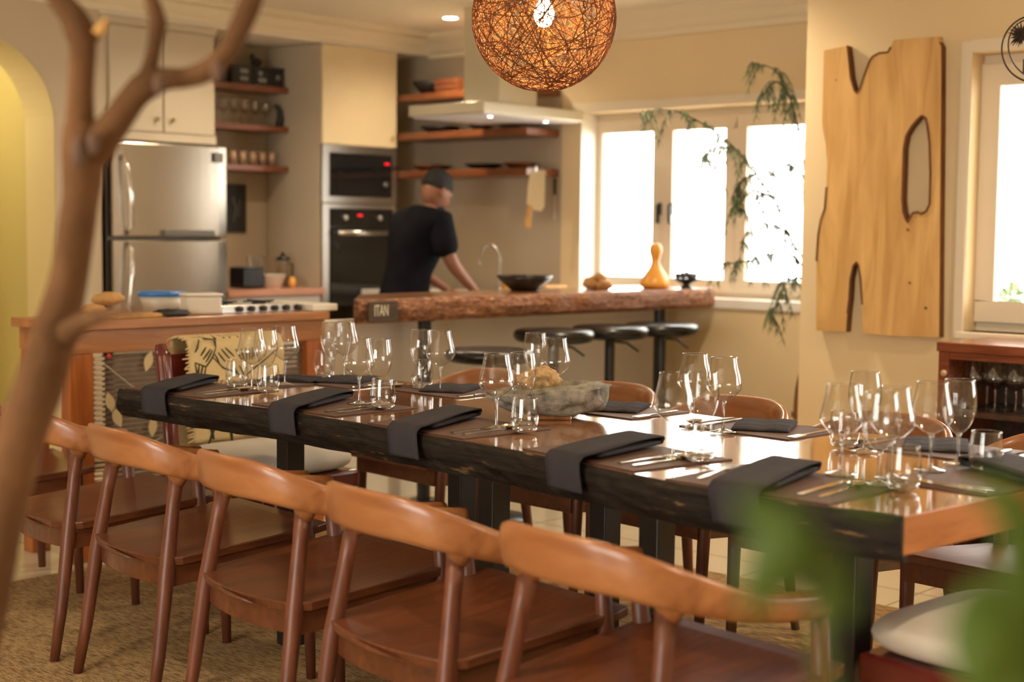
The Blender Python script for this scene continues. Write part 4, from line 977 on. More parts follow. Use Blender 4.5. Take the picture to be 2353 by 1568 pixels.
# ink pattern: raised strokes following the front sheet
def ink(pts, w=0.0035):
    P = []
    for a, b in zip(pts, pts[1:]):
        for k in range(5): P.append((a[0] + (b[0] - a[0]) * k / 5, a[1] + (b[1] - a[1]) * k / 5))
    P.append(pts[-1])
    rr = [w * (0.7 + 0.5 * math.sin(PI * i / (len(P) - 1))) for i in range(len(P))]
    return [Vector(cloth_pt(u, v)) + Vector((0, -0.0035, 0)) for u, v in P], rr
m = MB()
def U(px): return -1 + (px - 392) / (600 - 392) * 2.0 * 0.93
def V(py): return (py - 766) / 600.0
for s_ in ([(400, 776), (425, 780), (450, 792)], [(450, 792), (462, 768)], [(450, 792), (440, 812), (425, 832), (404, 822)], [(462, 768), (455, 786)],
           [(440, 812), (470, 838), (495, 848), (512, 862)], [(512, 862), (560, 832), (600, 800)], [(425, 832), (418, 880)], [(404, 822), (410, 868)],
           [(405, 800), (414, 786)], [(416, 808), (428, 790)], [(420, 816), (437, 794)], [(425, 822), (441, 797)],
           [(446, 806), (458, 826)], [(455, 803), (474, 824)], [(465, 796), (484, 818)], [(476, 794), (494, 814)], [(498, 798), (508, 822)], [(508, 797), (514, 822)], [(520, 796), (521, 824)], [(529, 796), (529, 824)], [(538, 796), (536, 824)], [(546, 798), (541, 818)], [(556, 798), (549, 818)],
           [(492, 838), (504, 858)], [(503, 834), (514, 856)], [(515, 834), (518, 842)], [(412, 826), (409, 854)], [(419, 828), (414, 852)],
           [(484, 770), (492, 784)], [(494, 768), (502, 782)], [(504, 768), (511, 784)], [(515, 768), (518, 782)], [(528, 768), (528, 782)], [(540, 768), (538, 782)], [(470, 770), (478, 784)], [(552, 768), (548, 780)], [(437, 772), (440, 778)], [(428, 770), (432, 777)]):
    pts, rr = ink([(U(x), V(y)) for x, y in s_], 0.0028); m.tube(pts, rr, 5)
m.build('ink_pattern', 'ink', t)
m = MB()
for s_ in ([(450, 905), (440, 960), (428, 1000)], [(480, 900), (520, 960), (560, 980)], [(500, 900), (540, 950), (580, 965)], [(420, 940), (440, 990)], [(470, 930), (480, 1000)]):
    pts, rr = ink([(U(x), V(y)) for x, y in s_], 0.006); m.tube(pts, rr, 5)
m.build('ink_pattern', 'ink', t)

# ------------------------------------------------------------------ place settings
def to_rot(base, rz): return Matrix.Translation(base) @ Matrix.Rotation(rz, 4, 'Z')
def make_napkin_draped(shear, length=0.31, w=0.118, drop=0.062):
    """local: x inward from table edge (0), y along edge, z table top = 0"""
    prof = [(length, 0.010), (length + 0.006, 0.016), (length, 0.022), (length * 0.6, 0.023), (0.06, 0.020), (0.0, 0.017), (-0.016, 0.012), (-0.026, 0.0), (-0.030, -0.025), (-0.034, -drop)]
    prof = spl(prof, 4); rings = []
    for i, (x, z) in enumerate(prof):
        a = prof[max(i - 1, 0)]; b = prof[min(i + 1, len(prof) - 1)]
        d = Vector((b[0] - a[0], b[1] - a[1])).normalized(); nx, nz = d.y, -d.x
        r = []
        for k in range(7):
            v = -1 + 2 * k / 6; y = v * w / 2 + max(x, 0) * shear - (0 if z > 0 else z * -0.0)
            if z < 0: y += z * 0.35
            wob = 0.0022 * math.sin(v * 3 + x * 20)
            r.append((x, y, z + (wob if z > 0 else 0)))
        for k in range(7):
            v = 1 - 2 * k / 6; y = v * w / 2 + max(x, 0) * shear
            if z < 0: y += z * 0.35
            r.append((x + nx * 0.004, y, z + nz * 0.004 - (0.0)))
        rings.append(r)
    m = MB().loft(rings)
    # second folded layer
    r2 = []
    for x in [0.05 + (length - 0.05) * i / 10 for i in range(11)]:
        r2.append([(x, -w / 2 * 0.97 + x * shear, 0.006), (x, w / 2 * 0.97 + x * shear, 0.006), (x, w / 2 * 0.97 + x * shear, 0.014), (x, -w / 2 * 0.97 + x * shear, 0.014)])
    m.loft(r2); return m
def make_napkin_flat(l=0.21, w=0.15):
    prof = []
    rings = []
    for i in range(13):
        u = i / 12; x = (u - 0.5) * l; h = 0.011 + 0.004 * math.sin(PI * u) + 0.001 * math.sin(u * 20)
        if i in (0, 12): h = 0.008
        rings.append([(x, -w / 2, 0.004), (x, w / 2, 0.004), (x, w / 2 * 0.98, h), (x, w / 4, h + 0.003), (x, 0, h - 0.001), (x, -w / 4, h + 0.002), (x, -w / 2 * 0.98, h)])
    return MB().loft(rings)
def fork_mb():
    out = [(0, 0.004), (0.03, 0.007), (0.10, 0.004), (0.135, 0.005), (0.15, 0.012), (0.205, 0.011), (0.207, 0.008), (0.17, 0.008), (0.17, 0.0045), (0.207, 0.0045), (0.207, 0.0015), (0.17, 0.0015)]
    pts = out + [(x, -y) for x, y in out[::-1]]
    return MB().prism(pts, 0, 0.002)
def knife_mb():
    return MB().prism([(0, -0.006), (0, 0.006), (0.09, 0.007), (0.11, 0.005), (0.19, 0.006), (0.215, 0.0), (0.20, -0.009), (0.12, -0.010), (0.11, -0.006)], 0, 0.003)
def spoon_mb():
    m = MB().prism([(0, 0.004), (0.03, 0.007), (0.11, 0.0035), (0.15, 0.005), (0.15, -0.005), (0.11, -0.0035), (0.03, -0.007), (0, -0.004)], 0, 0.0025)
    m.lathe([(0.0, -0.002), (0.5, -0.0015), (0.9, 0.003), (1, 0.007), (0.9, 0.004), (0, 0.0)], 16, c=(0.172, 0, 0.002), sx=0.028, sy=0.019); return m
forkP = None; cut = {}
def cutlery(kind, mbf, loc, rz, label, group):
    if kind not in cut:
        o = mbf().build(kind, 'cutlery_metal', smooth=False); cut[kind] = o
        o.location = loc; o.rotation_euler = (0, 0, rz); tag(o, label, 'cutlery', group); return o
    o = cut[kind].copy(); COL.objects.link(o); o.location = loc; o.rotation_euler = (0, 0, rz); o['label'] = label; o['group'] = group; return o
near_set = [(3.84, 4.0, 'nearest the left end of the table'), (3.235, 3.39, 'second from the left end of the table'), (2.69, 2.83, 'in front of the stone bowl'), (2.095, 2.19, 'before the bright window reflection'), (1.60, 1.67, 'at the right end of the near side')]
for i, (ye, yf, where) in enumerate(near_set):
    xe = near_x(ye); s = (near_x(ye + 0.1) - near_x(ye - 0.1)) / 0.2; rz = -math.atan(max(-0.2, min(0.2, s)))
    if i == 0: rz = 0.05
    Mx = to_rot((xe, ye, TZ), rz)
    mt = MB().box(0.015, 0.315, -0.19, 0.20, 0, 0.0035).build('placemat', 'leather_mat', bevel=0.001)
    mt.matrix_world = Mx; tag(mt, 'brown leather placemat on the near side, ' + where, 'placemat', 'placemats on the dining table')
    nk = make_napkin_draped((yf - ye) / 0.30).build('napkin', 'napkin_cloth', smooth=True)
    nk.matrix_world = Mx @ Matrix.Translation((0, 0, 0.0035)); tag(nk, 'dark napkin draped over the near edge, ' + where, 'napkin', 'dark napkins on the dining table')
    for kind, f, lx, ly, r in (('fork', fork_mb, 0.06, 0.145, 0.25), ('knife', knife_mb, 0.05, -0.105, 0.12), ('table_spoon', spoon_mb, 0.055, -0.145, 0.10)):
        v = Mx @ Vector((lx, ly, 0.0045)); cutlery(kind, f, v, rz + r, '%s on the near placemat %s' % (kind.replace('_', ' '), where), 'cutlery on the near placemats')
far_set = [(895, 870, 'beyond the glasses, second from the island'), (1095, 893, 'left of the stone bowl'), (1460, 938, 'right of the stone bowl'), (1775, 983, 'behind the glasses in the window reflection'), (2150, 1032, 'behind the blurred glasses at the right')]
for i, (px, py, where) in enumerate(far_set):
    c = onz(px, py, TZ); xe = far_x(c.y); rz = PI - 0.06
    Mx = to_rot((xe, c.y, TZ), rz)
    mt = MB().box(0.02, 0.27, -0.17, 0.18, 0, 0.0035).build('placemat', 'leather_mat', bevel=0.001)
    mt.matrix_world = Mx; tag(mt, 'brown leather placemat on the window side, ' + where, 'placemat', 'placemats on the dining table')
    nk = make_napkin_flat().build('napkin', 'napkin_cloth', smooth=False, bevel=0.003)
    nk.matrix_world = Mx @ Matrix.Translation((0.12, 0.0, 0.001)) @ Matrix.Rotation(0.5, 4, 'Z'); tag(nk, 'dark slate napkin folded on its placemat, ' + where, 'napkin', 'dark napkins on the dining table')
    for kind, f, lx, ly, r in (('fork', fork_mb, 0.04, 0.15, 0.1), ('knife', knife_mb, 0.04, -0.13, 0.05), ('table_spoon', spoon_mb, 0.04, -0.165, 0.0)):
        v = Mx @ Vector((lx, ly, 0.0045)); cutlery(kind, f, v, rz + r, '%s on the window side placemat %s' % (kind.replace('_', ' '), where), 'cutlery on the far placemats')
# settings at the two table heads
Mx = to_rot((2.93, 1.185, TZ), PI / 2 - 0.1)
mt = MB().box(0.03, 0.28, -0.20, 0.19, 0, 0.0035).build('placemat', 'leather_mat', bevel=0.001); mt.matrix_world = Mx
tag(mt, 'brown leather placemat at the right head of the table', 'placemat', 'placemats on the dining table')
nk = make_napkin_draped(-0.5, 0.25, 0.15, 0.09).build('napkin', 'napkin_cloth', smooth=True); nk.matrix_world = Mx @ Matrix.Translation((0.0, -0.03, 0.0035))
tag(nk, 'dark napkin draped over the right head end of the table', 'napkin', 'dark napkins on the dining table')
for kind, f, lx, ly, r in (('fork', fork_mb, 0.05, 0.13, 0.1), ('knife', knife_mb, 0.045, 0.165, 0.0)):
    v = Mx @ Vector((lx, ly, 0.0045)); cutlery(kind, f, v, PI / 2 - 0.1 + r, '%s on the placemat at the right head of the table' % kind, 'cutlery at the right head')
Mx = to_rot((3.14, 3.985, TZ), -PI / 2)
mt = MB().box(0.01, 0.25, -0.16, 0.16, 0, 0.0035).build('placemat', 'leather_mat', bevel=0.001); mt.matrix_world = Mx
tag(mt, 'brown leather placemat at the far left head of the table', 'placemat', 'placemats on the dining table')
nk = make_napkin_flat(0.2, 0.12).build('napkin', 'napkin_cloth', bevel=0.003); nk.matrix_world = Mx @ Matrix.Translation((0.11, 0.02, 0.001)) @ Matrix.Rotation(0.3, 4, 'Z')
tag(nk, 'dark napkin folded before the cloth draped chair at the far left head', 'napkin', 'dark napkins on the dining table')

# ------------------------------------------------------------------ glasses on the table
B, T, W = burg0, tul0, tum0
GL = [(B, 579, 898, 'wide bowl wine glass left in the cluster at the left head of the table'), (T, 611, 897, 'narrow wine glass in the middle of the cluster at the left head'), (B, 655, 887, 'wide bowl wine glass right in the cluster at the left head of the table'),
      (W, 545, 893, 'stemless tumbler left in front of the patterned cloth'), (W, 616, 905, 'stemless tumbler right in the cluster at the left head'),
      (W, 746, 866, 'stemless tumbler of the far side cluster before the orange island post'), (T, 762, 869, 'narrow wine glass of the far side cluster before the orange island post'), (B, 792, 873, 'wide bowl wine glass of the far side cluster nearest the island post'),
      (B, 825, 931, 'wide bowl wine glass behind the second napkin from the left'), (T, 871, 930, 'narrow wine glass behind the second near napkin'), (W, 880, 944, 'stemless tumbler behind the second near napkin, in sharp focus'),
      (T, 968, 895, 'narrow wine glass on the far side under the left bar post'), (B, 1012, 902, 'wide bowl wine glass on the far side, left of the black bar stools'), (W, 970, 892, 'stemless tumbler on the far side under the left bar post'),
      (B, 1140, 988, 'wide bowl wine glass left before the stone bowl, in sharp focus'), (T, 1199, 978, 'narrow wine glass before the left tip of the stone bowl'), (W, 1206, 997, 'stemless tumbler before the stone bowl, in sharp focus'),
      (T, 1229, 905, 'narrow wine glass behind the stone bowl, on the left'), (B, 1275, 928, 'wide bowl wine glass behind the stone bowl, on the right'),
      (B, 1545, 1056, 'wide bowl wine glass left in the cluster before the window reflection'), (T, 1612, 1046, 'narrow wine glass in the middle of the cluster in the window reflection'), (W, 1606, 1064, 'stemless tumbler in front in the cluster in the window reflection'),
      (B, 1594, 984, 'wide bowl wine glass at the rear of the cluster in the window reflection'), (B, 1661, 997, 'wide bowl wine glass right of the cluster, before the far chair back'),
      (B, 1931, 1095, 'blurred wide bowl wine glass at the left of the right hand cluster'), (B, 2048, 1104, 'blurred wide bowl wine glass in the middle front of the right hand cluster'), (W, 2074, 1128, 'blurred stemless tumbler in the front of the right hand cluster'), (T, 2020, 1118, 'blurred narrow wine glass low in the front of the right hand cluster'),
      (W, 1939, 1031, 'blurred stemless tumbler behind the left glass of the right hand cluster'), (T, 1984, 1042, 'blurred narrow wine glass at the rear of the right hand cluster'),
      (B, 2137, 1086, 'blurred wide bowl wine glass before the left edge of the red wood cabinet'), (T, 2200, 1070, 'blurred narrow wine glass before the glasses in the red wood cabinet'), (W, 2264, 1088, 'blurred stemless tumbler farthest right on the table')]
for proto, px, py, lab in GL:
    p = onz(px, py, TZ); place(proto, (p.x, p.y, TZ + 0.0045), lab, 'wine glasses and tumblers on the dining table', random.uniform(0, 6))

# ------------------------------------------------------------------ stone bowl centrepiece
c = Vector((3.04, 2.63, TZ)); 
t = thing('stone_bowl', 'rough grey stone trough on a wooden block in the middle of the table', 'bowl', c, -PI / 2 + HEAD)
def stonefn(p):
    x, y, z = p
    z2 = z
    if z > 0.0:
        rr = (x / 0.16) ** 2 + (y / 0.095) ** 2
        z2 = z * 0.35 + 0.012 + 0.014 * (x / 0.16) + (-0.02 if rr < 0.45 else 0.0)
    else:
        z2 = z * (1.0 - 0.35 * max(0, -x / 0.16))
    return Vector((x, y, z2))
MB().blob((0.0, 0.02, 0.062), (0.168, 0.10, 0.066), 64, 40, 0.16, 2.6, 11, fn=stonefn).build('stone', 'stone', t, smooth=True)
MB().box(-0.04, 0.06, -0.04, 0.06, 0.0, 0.014).build('wooden_foot', 'table_top_wood', t, bevel=0.004)
tag(MB().blob((0, 0, 0), (0.075, 0.05, 0.036), 40, 24, 0.25, 2.5, 5).build('brown_stone', 'stone_brown', smooth=True, loc=c + RT * -0.028 + _f * 0.03 + Vector((0, 0, 0.103))), 'brown porous rock resting in the stone trough', 'stone')

# ------------------------------------------------------------------ woven pendant lamp
LC = ond(1250, 43, 4.0); LR = 0.194
t = thing('pendant_lamp', 'round woven rattan ball pendant lamp glowing over the table', 'pendant lamp', (LC.x, LC.y, LC.z))
rnd = random.Random(3)
m = MB()
for i in range(230):
    ax = Vector((rnd.gauss(0, 1), rnd.gauss(0, 1), rnd.gauss(0, 1))).normalized()
    a = ax.orthogonal().normalized(); b_ = ax.cross(a); off = rnd.uniform(-0.75, 0.75) ; cr_ = math.sqrt(1 - off * off)
    R_ = LR * rnd.uniform(0.985, 1.0); arc0 = rnd.uniform(0, 2 * PI); w = rnd.choice((0.0006, 0.0007, 0.0008, 0.0010, 0.0014))
    pts = []; ph = rnd.uniform(0, 6)
    for k in range(41):
        an = arc0 + 2 * PI * k / 40; o2 = max(-0.98, min(0.98, off + 0.04 * math.sin(3 * an + ph))); c2 = math.sqrt(1 - o2 * o2)
        pts.append((ax * o2 + (a * math.cos(an) + b_ * math.sin(an)) * c2) * R_)
    m.tube(pts, w, 4, cap=False)
m.build('woven_shade', 'rattan', t)
MB().tube([(0, 0, 0.02), (0, 0, LR + 0.01)], 0.014, 10).build('socket', 'black_metal', t, smooth=True)
MB().tube([(0, 0, LR + 0.01), (0, 0, CEIL - LC.z)], 0.003, 6).build('cable', 'black_metal', t)
MB().lathe(spl([(0.0, -0.035), (0.016, -0.030), (0.027, -0.008), (0.026, 0.012), (0.014, 0.035), (0.013, 0.045)]), 20, c=(0, 0, 0.012)).build('light_bulb', 'bulb', t, smooth=True)
warm_point('pendant_bulb_lamp', (LC.x, LC.y, LC.z + 0.0), 42, (1, 0.74, 0.34), 0.03)

# ------------------------------------------------------------------ carved slab on the wall, wire ornament, cabinet
art = [(1893, 116), (1947, 105), (1950, 130), (1955, 180), (1963, 208), (1968, 214), (1975, 206), (1985, 175), (1997, 142), (2005, 130), (2020, 122), (2040, 120), (2047, 108), (2053, 92), (2100, 88), (2156, 84), (2157, 96), (2163, 107), (2162, 300), (2160, 500), (2158, 776), (2050, 772), (1982, 766),
       (1981, 700), (1977, 640), (1972, 608), (1968, 602), (1961, 610), (1954, 640), (1951, 690), (1947, 720), (1944, 763), (1875, 760), (1876, 600), (1880, 540), (1886, 505), (1895, 480), (1899, 430), (1900, 370), (1897, 330), (1891, 300), (1889, 280), (1891, 200)]
hole = [(2118, 266), (2108, 275), (2094, 292), (2082, 312), (2077, 340), (2075, 400), (2073, 460), (2076, 488), (2082, 505), (2086, 512), (2090, 503), (2097, 490), (2108, 488), (2118, 492), (2128, 486), (2136, 470), (2138, 400), (2136, 330), (2131, 290), (2127, 272)]
def wallpts(L, x): return [(onx(px, py, x).y, onx(px, py, x).z) for px, py in L]
A_ = wallpts(art, 5.555); H_ = wallpts(hole, 5.555)
cy = sum(p[0] for p in A_) / len(A_); cz = sum(p[1] for p in A_) / len(A_)
t = thing('wall_sculpture', 'tall pale live edge timber slab with a hole hung as wall art', 'wall art', (5.555, cy, cz))
def slab2d(outer, holes, th, x0):
    bm = bmesh.new()
    def loop(P):
        vs = [bm.verts.new((x0, p[0] - cy, p[1] - cz)) for p in P]
        return [bm.edges.new((vs[i], vs[(i + 1) % len(vs)])) for i in range(len(vs))]
    es = loop(outer)
    for h in holes: es += loop(h)
    bmesh.ops.triangle_fill(bm, use_beauty=True, use_dissolve=False, edges=es)
    g = bmesh.ops.extrude_face_region(bm, geom=bm.faces[:])
    for v in g['geom']:
        if isinstance(v, bmesh.types.BMVert): v.co.x += th
    bmesh.ops.recalc_face_normals(bm, faces=bm.faces)
    me = bpy.data.meshes.new('slab'); bm.to_mesh(me); bm.free(); return me
me = slab2d(A_, [H_], 0.040, 0.0)
o = bpy.data.objects.new('slab', me); COL.objects.link(o); o.parent = t; me.materials.append(MATS['art_wood']); me.materials.append(MATS['art_bark'])
for p_ in me.polygons:
    c_ = p_.center
    if abs(p_.normal.x) < 0.5:
        yy, zz = c_.y + cy, c_.z + cz
        if zz < max(a[1] for a in A_) - 0.02 and not (abs(p_.normal.z) > 0.9 and zz < 0.93): p_.material_index = 1
for (loop_, lab) in (([(H_[i][0] - cy, H_[i][1] - cz) for i in range(len(H_))], 'bark_rim'),):
    m = MB(); P = [Vector((0.0, a, b)) for a, b in loop_]; P.append(P[0])
    m.tube(P, 0.0055, 6, cap=False); m.build(lab, 'art_bark', t)
for rng in ((1, 13), (23, 31), (33, 38)):
    m = MB(); P = [Vector((0.0, A_[i][0] - cy, A_[i][1] - cz)) for i in range(*rng)]
    m.tube(P, 0.0045, 6); m.build('bark_rim', 'art_bark', t)
for px, py, r in ((2086, 528, 0.006), (2127, 708, 0.006), (2090, 650, 0.005), (1921, 184, 0.003)):
    q = onx(px, py, 5.553); MB().lathe([(0, 0), (r, 0), (r, 0.002), (0, 0.002)], 12).xf(Matrix.Translation((-0.001, q.y - cy, q.z - cz)) @ Matrix.Rotation(-PI / 2, 4, 'Y')).build('knot', 'art_bark', t)
# ceiling hatch line at the top of wall
q = ond(2378, 112, 3.6); rr = 75 * 3.6 / FPX
t = thing('hanging_wire_ornament', 'dark wire ring ornament with a dried flower hanging before the right window', 'ornament', (q.x, q.y, q.z), HEAD - PI / 2)
for s, w, off in ((1.0, 0.0022, 0.0), (0.82, 0.0018, -0.0)):
    m = MB(); m.tube([(math.cos(a) * rr * (s if s == 1 else 0.80), (0.03 if s < 1 else 0) * math.sin(a), math.sin(a) * rr * (1.0 if s == 1 else 0.93)) for a in [2 * PI * i / 48 for i in range(49)]], w, 6, cap=False); m.build('ring', 'wire', t, smooth=True)
MB().tube([(0, 0, rr), (0, 0, CEIL - q.z)], 0.0012, 5).build('hanging_wire', 'wire', t)
m = MB()
for i in range(70):
    d = Vector((rnd.gauss(0, 1), rnd.gauss(0, 0.6), rnd.gauss(0, 1))).normalized(); base = Vector((-rr * 0.42, 0, rr * 0.42))
    m.tube([base, base + d * 0.012, base + d * (0.024 + 0.012 * rnd.random())], [0.004, 0.003, 0.0004], 5)
m.build('dried_flower', 'dried_flower', t)
MB().box(-0.026, 0.0, -0.008, 0.008, -rr * 0.75, -rr * 0.3).build('wax_block', 'black_metal', t, bevel=0.002)

# red wood glass cabinet below the right window
fl = onz(2152, 786, 0.872)
SX, SY = 5.15, onx(2152, 786, 5.15).y
ztop = onx(2152, 786, 5.15).z
t = thing('glass_cabinet', 'red wood cabinet with open dark front holding wine glasses under the right window', 'cabinet', (0, 0, 0))
Y1 = SY; Y0 = SY - 1.45
MB().box(SX, 5.598, Y0, Y1, ztop - 0.035, ztop).build('cabinet_top', 'cabinet_red_wood', t, bevel=0.003)
MB().box(SX + 0.01, 5.595, Y1 - 0.045, Y1 - 0.005, 0.06, ztop - 0.036).build('side_panel', 'cabinet_red_wood', t, bevel=0.002)
MB().box(SX + 0.01, 5.595, Y0 + 0.005, Y0 + 0.045, 0.06, ztop - 0.036).build('side_panel', 'cabinet_red_wood', t, bevel=0.002)
MB().box(5.575, 5.595, Y0 + 0.046, Y1 - 0.046, 0.06, ztop - 0.036).build('back_panel', 'plate_wood', t)
for z in (0.06, 0.33, 0.60 - 0.0): MB().box(SX + 0.03, 5.574, Y0 + 0.046, Y1 - 0.046, z, z + 0.018).build('shelf', 'plate_wood', t)
MB().box(SX + 0.012, SX + 0.03, Y0 + 0.046, Y1 - 0.046, ztop - 0.062, ztop - 0.037).build('front_rail', 'cabinet_red_wood', t)
for y in (Y1 - 0.03, Y0 + 0.03):
    for x in (SX + 0.03, 5.57): MB().box(x - 0.015, x + 0.015, y - 0.015, y + 0.015, 0, 0.06).build('foot', 'cabinet_red_wood', t)
kn = onx(2167, 858, SX - 0.01)
MB().lathe([(0.004, 0), (0.004, 0.008), (0.012, 0.012), (0.013, 0.020), (0.004, 0.026), (0, 0.026)], 14).xf(Matrix.Translation((SX + 0.01, kn.y - 0.002, kn.z)) @ Matrix.Rotation(-PI / 2, 4, 'Y')).build('knob', 'copper_ceramic', t, smooth=True)
for i, (px, xx) in enumerate(((2222, 5.42), (2240, 5.30), (2268, 5.42), (2287, 5.30), (2312, 5.42), (2335, 5.30), (2352, 5.42), (2375, 5.30))):
    p = onx(px, 900, xx)
    place(B, (xx, p.y, 0.618), 'wide bowl wine glass standing in the dark red wood cabinet', 'wine glasses in the red wood cabinet', i)

# ------------------------------------------------------------------ feathery plant behind the wall corner
t = thing('feathery_plant', 'tall plant with thin arching stems and drooping feathery needles before the kitchen window', 'plant', (6.35, 3.75, 0))
base = Vector((6.35, 3.75, 0))
def fpt(px, py, D): return ond(px, py, D) - base
stems = [
    [(1905, 700, 7.0), (1868, 640, 7.0), (1842, 590, 6.95), (1812, 540, 6.9), (1775, 455, 6.85), (1725, 385, 6.8), (1672, 325, 6.8), (1615, 285, 6.75), (1560, 258, 6.7), (1515, 252, 6.7), (1470, 262, 6.7)],
    [(1900, 620, 7.2), (1868, 520, 7.2), (1850, 400, 7.15), (1832, 290, 7.1), (1815, 225, 7.1), (1795, 180, 7.1), (1770, 155, 7.1), (1735, 148, 7.1)],
    [(1862, 640, 7.0), (1822, 590, 6.95), (1770, 585, 6.9), (1720, 600, 6.9), (1660, 608, 6.9)],
    [(1880, 640, 6.95), (1835, 640, 6.9), (1805, 650, 6.9), (1790, 690, 6.9), (1765, 735, 6.9)],
    [(1850, 420, 7.0), (1835, 390, 7.0), (1800, 380, 7.0), (1760, 400, 7.0)],
    [(1820, 230, 7.1), (1790, 190, 7.1), (1765, 200, 7.1), (1755, 220, 7.1)],
    [(1812, 540, 6.9), (1785, 520, 6.9), (1740, 520, 6.9), (1700, 560, 6.9)],
    [(1740, 400, 6.82), (1700, 420, 6.82), (1680, 460, 6.82)],
    [(1690, 345, 6.8), (1650, 340, 6.8), (1615, 370, 6.8)],
    [(1775, 455, 6.85), (1730, 440, 6.85), (1690, 480, 6.85)]]
ms = MB(); mf = MB()
R1 = random.Random(5)
for si, s_ in enumerate(stems):
    P = spl([tuple(fpt(*q)) for q in s_], 5)
    n_ = len(P); ms.tube(P, [0.0062 * (1 - 0.7 * i / n_) for i in range(n_)], 6)
    for i, p in enumerate(P):
        u = i / n_
        if u < (0.22 if si < 2 else 0.05): continue
        if R1.random() < (0.30 if si != 1 else 0.5): continue
        p = Vector(p); side = Vector((R1.uniform(-1, 1), R1.uniform(-1, 1), 0)).normalized()
        # a drooping twig with needles
        L = R1.uniform(0.04, 0.15); tw = [p]
        for k in range(1, 7): tw.append(p + side * (L * 0.75 * k / 6) + Vector((0, 0, 0.02 * math.sin(PI * k / 6) - L * 0.9 * (k / 6) ** 2)))
        ms.tube(tw, [0.0016] * 7, 4)
        for k in range(1, 7):
            for j in range(9):
                a = tw[k]; d = Vector((R1.uniform(-.5, .5), R1.uniform(-.5, .5), -R1.uniform(0.5, 1.1))).normalized(); l_ = R1.uniform(0.02, 0.055)
                w_ = Vector((R1.uniform(-1, 1), R1.uniform(-1, 1), 0)).normalized() * 0.0013; mid = a + d * l_ * 0.5 + side * 0.004; e_ = a + d * l_ + Vector((0, 0, -0.006))
                mf.add([a - w_, a + w_, mid + w_, mid - w_, e_], [(0, 1, 2, 3), (3, 2, 4)])
ms.build('stems', 'branch_dark', t, smooth=True)
mf.build('needles', 'feather_green', t)['kind'] = 'stuff'
MB().tube([(0.27, 0.08, 0.26), (0.2, 0.0, 0.7), fpt(1905, 700, 7.0)], [0.012, 0.009, 0.005], 8).tube([(0.25, 0.1, 0.26), (0.2, 0.05, 0.8), fpt(1900, 620, 7.2)], [0.012, 0.009, 0.005], 8).build('main_stem', 'branch_dark', t, smooth=True)
MB().lathe([(0, 0), (0.13, 0), (0.17, 0.30), (0.15, 0.30), (0.14, 0.26), (0, 0.26)], 24, c=(0.27, 0.08, 0)).build('pot', 'black_matte', t, smooth=True)

# ------------------------------------------------------------------ bare tree trunk in the foreground
def trunk_path(L): return [(ond(px, py, D), w) for px, py, D, w in L]
def limb(m, L, seg=22):
    Q = spl([(*ond(px, py, D), w * D / FPX) for px, py, D, w in L], 5)
    pts = []; rad = []
    for i, q in enumerate(Q):
        pts.append(Vector(q[:3])); rad.append(q[3] * (1 + 0.05 * noise.noise(Vector((q[2] * 9, i * 0.2, 0)))))
    m.tube(pts, rad, seg)
tb = ond(-60, 1568, 1.75); 
t = thing('bare_tree', 'bare forked brown tree trunk standing in the left foreground', 'tree', (tb.x, tb.y, 0.012))
m = MB()
limb(m, [(-175, 2600, 1.72, 70), (-120, 1800, 1.73, 64), (-45, 1400, 1.75, 62), (8, 1150, 1.78, 58), (50, 1000, 1.80, 56), (92, 880, 1.82, 55), (128, 760, 1.84, 50), (158, 640, 1.86, 43), (176, 520, 1.88, 42), (188, 430, 1.9, 44), (190, 350, 1.9, 48), (186, 285, 1.9, 40)])
limb(m, [(190, 390, 1.9, 40), (184, 300, 1.9, 34), (186, 200, 1.9, 29), (190, 110, 1.9, 30), (183, 70, 1.9, 34), (165, 35, 1.9, 30), (135, -5, 1.9, 27), (100, -60, 1.9, 24)])
limb(m, [(185, 385, 1.9, 40), (222, 335, 1.9, 42), (268, 278, 1.9, 34), (308, 222, 1.9, 32), (338, 195, 1.9, 34), (375, 182, 1.9, 27), (430, 178, 1.9, 24), (478, 160, 1.89, 25), (520, 120, 1.88, 24), (550, 65, 1.87, 25), (578, 0, 1.86, 25), (600, -50, 1.86, 22)])
limb(m, [(325, 215, 1.9, 30), (342, 165, 1.9, 21), (354, 110, 1.9, 17), (362, 62, 1.9, 20), (358, 30, 1.9, 19), (345, -10, 1.9, 16), (335, -50, 1.9, 15)])
limb(m, [(190, 95, 1.9, 22), (215, 80, 1.9, 17), (232, 66, 1.9, 13), (240, 55, 1.9, 8)])
limb(m, [(150, 770, 1.84, 30), (195, 738, 1.72, 22), (250, 722, 1.60, 15), (310, 712, 1.5, 9), (345, 706, 1.45, 3)], 12)
mm = Matrix.Translation((-tb.x, -tb.y, -0.012)); m.xf(mm)
m.build('trunk', 'tree_bark', t, smooth=True)
m = MB(); limb(m, [(222, 78, 1.89, 13), (236, 60, 1.89, 12), (244, 42, 1.89, 4)], 10); m.xf(mm); m.build('broken_twig', 'twig_stub_lit', t, smooth=True)
for px, py, r in ((215, 330, 0.010), (182, 350, 0.013), (128, 815, 0.014), (365, 195, 0.009), (110, 905, 0.009), (500, 165, 0.010)):
    q = ond(px, py, 1.86); MB().blob(q + Vector(mm.translation) * 1.0, (r * 0.8, r * 0.8, r * 1.5), 12, 8, 0.2, 3).build('knot', 'knot_brown', t, smooth=True)

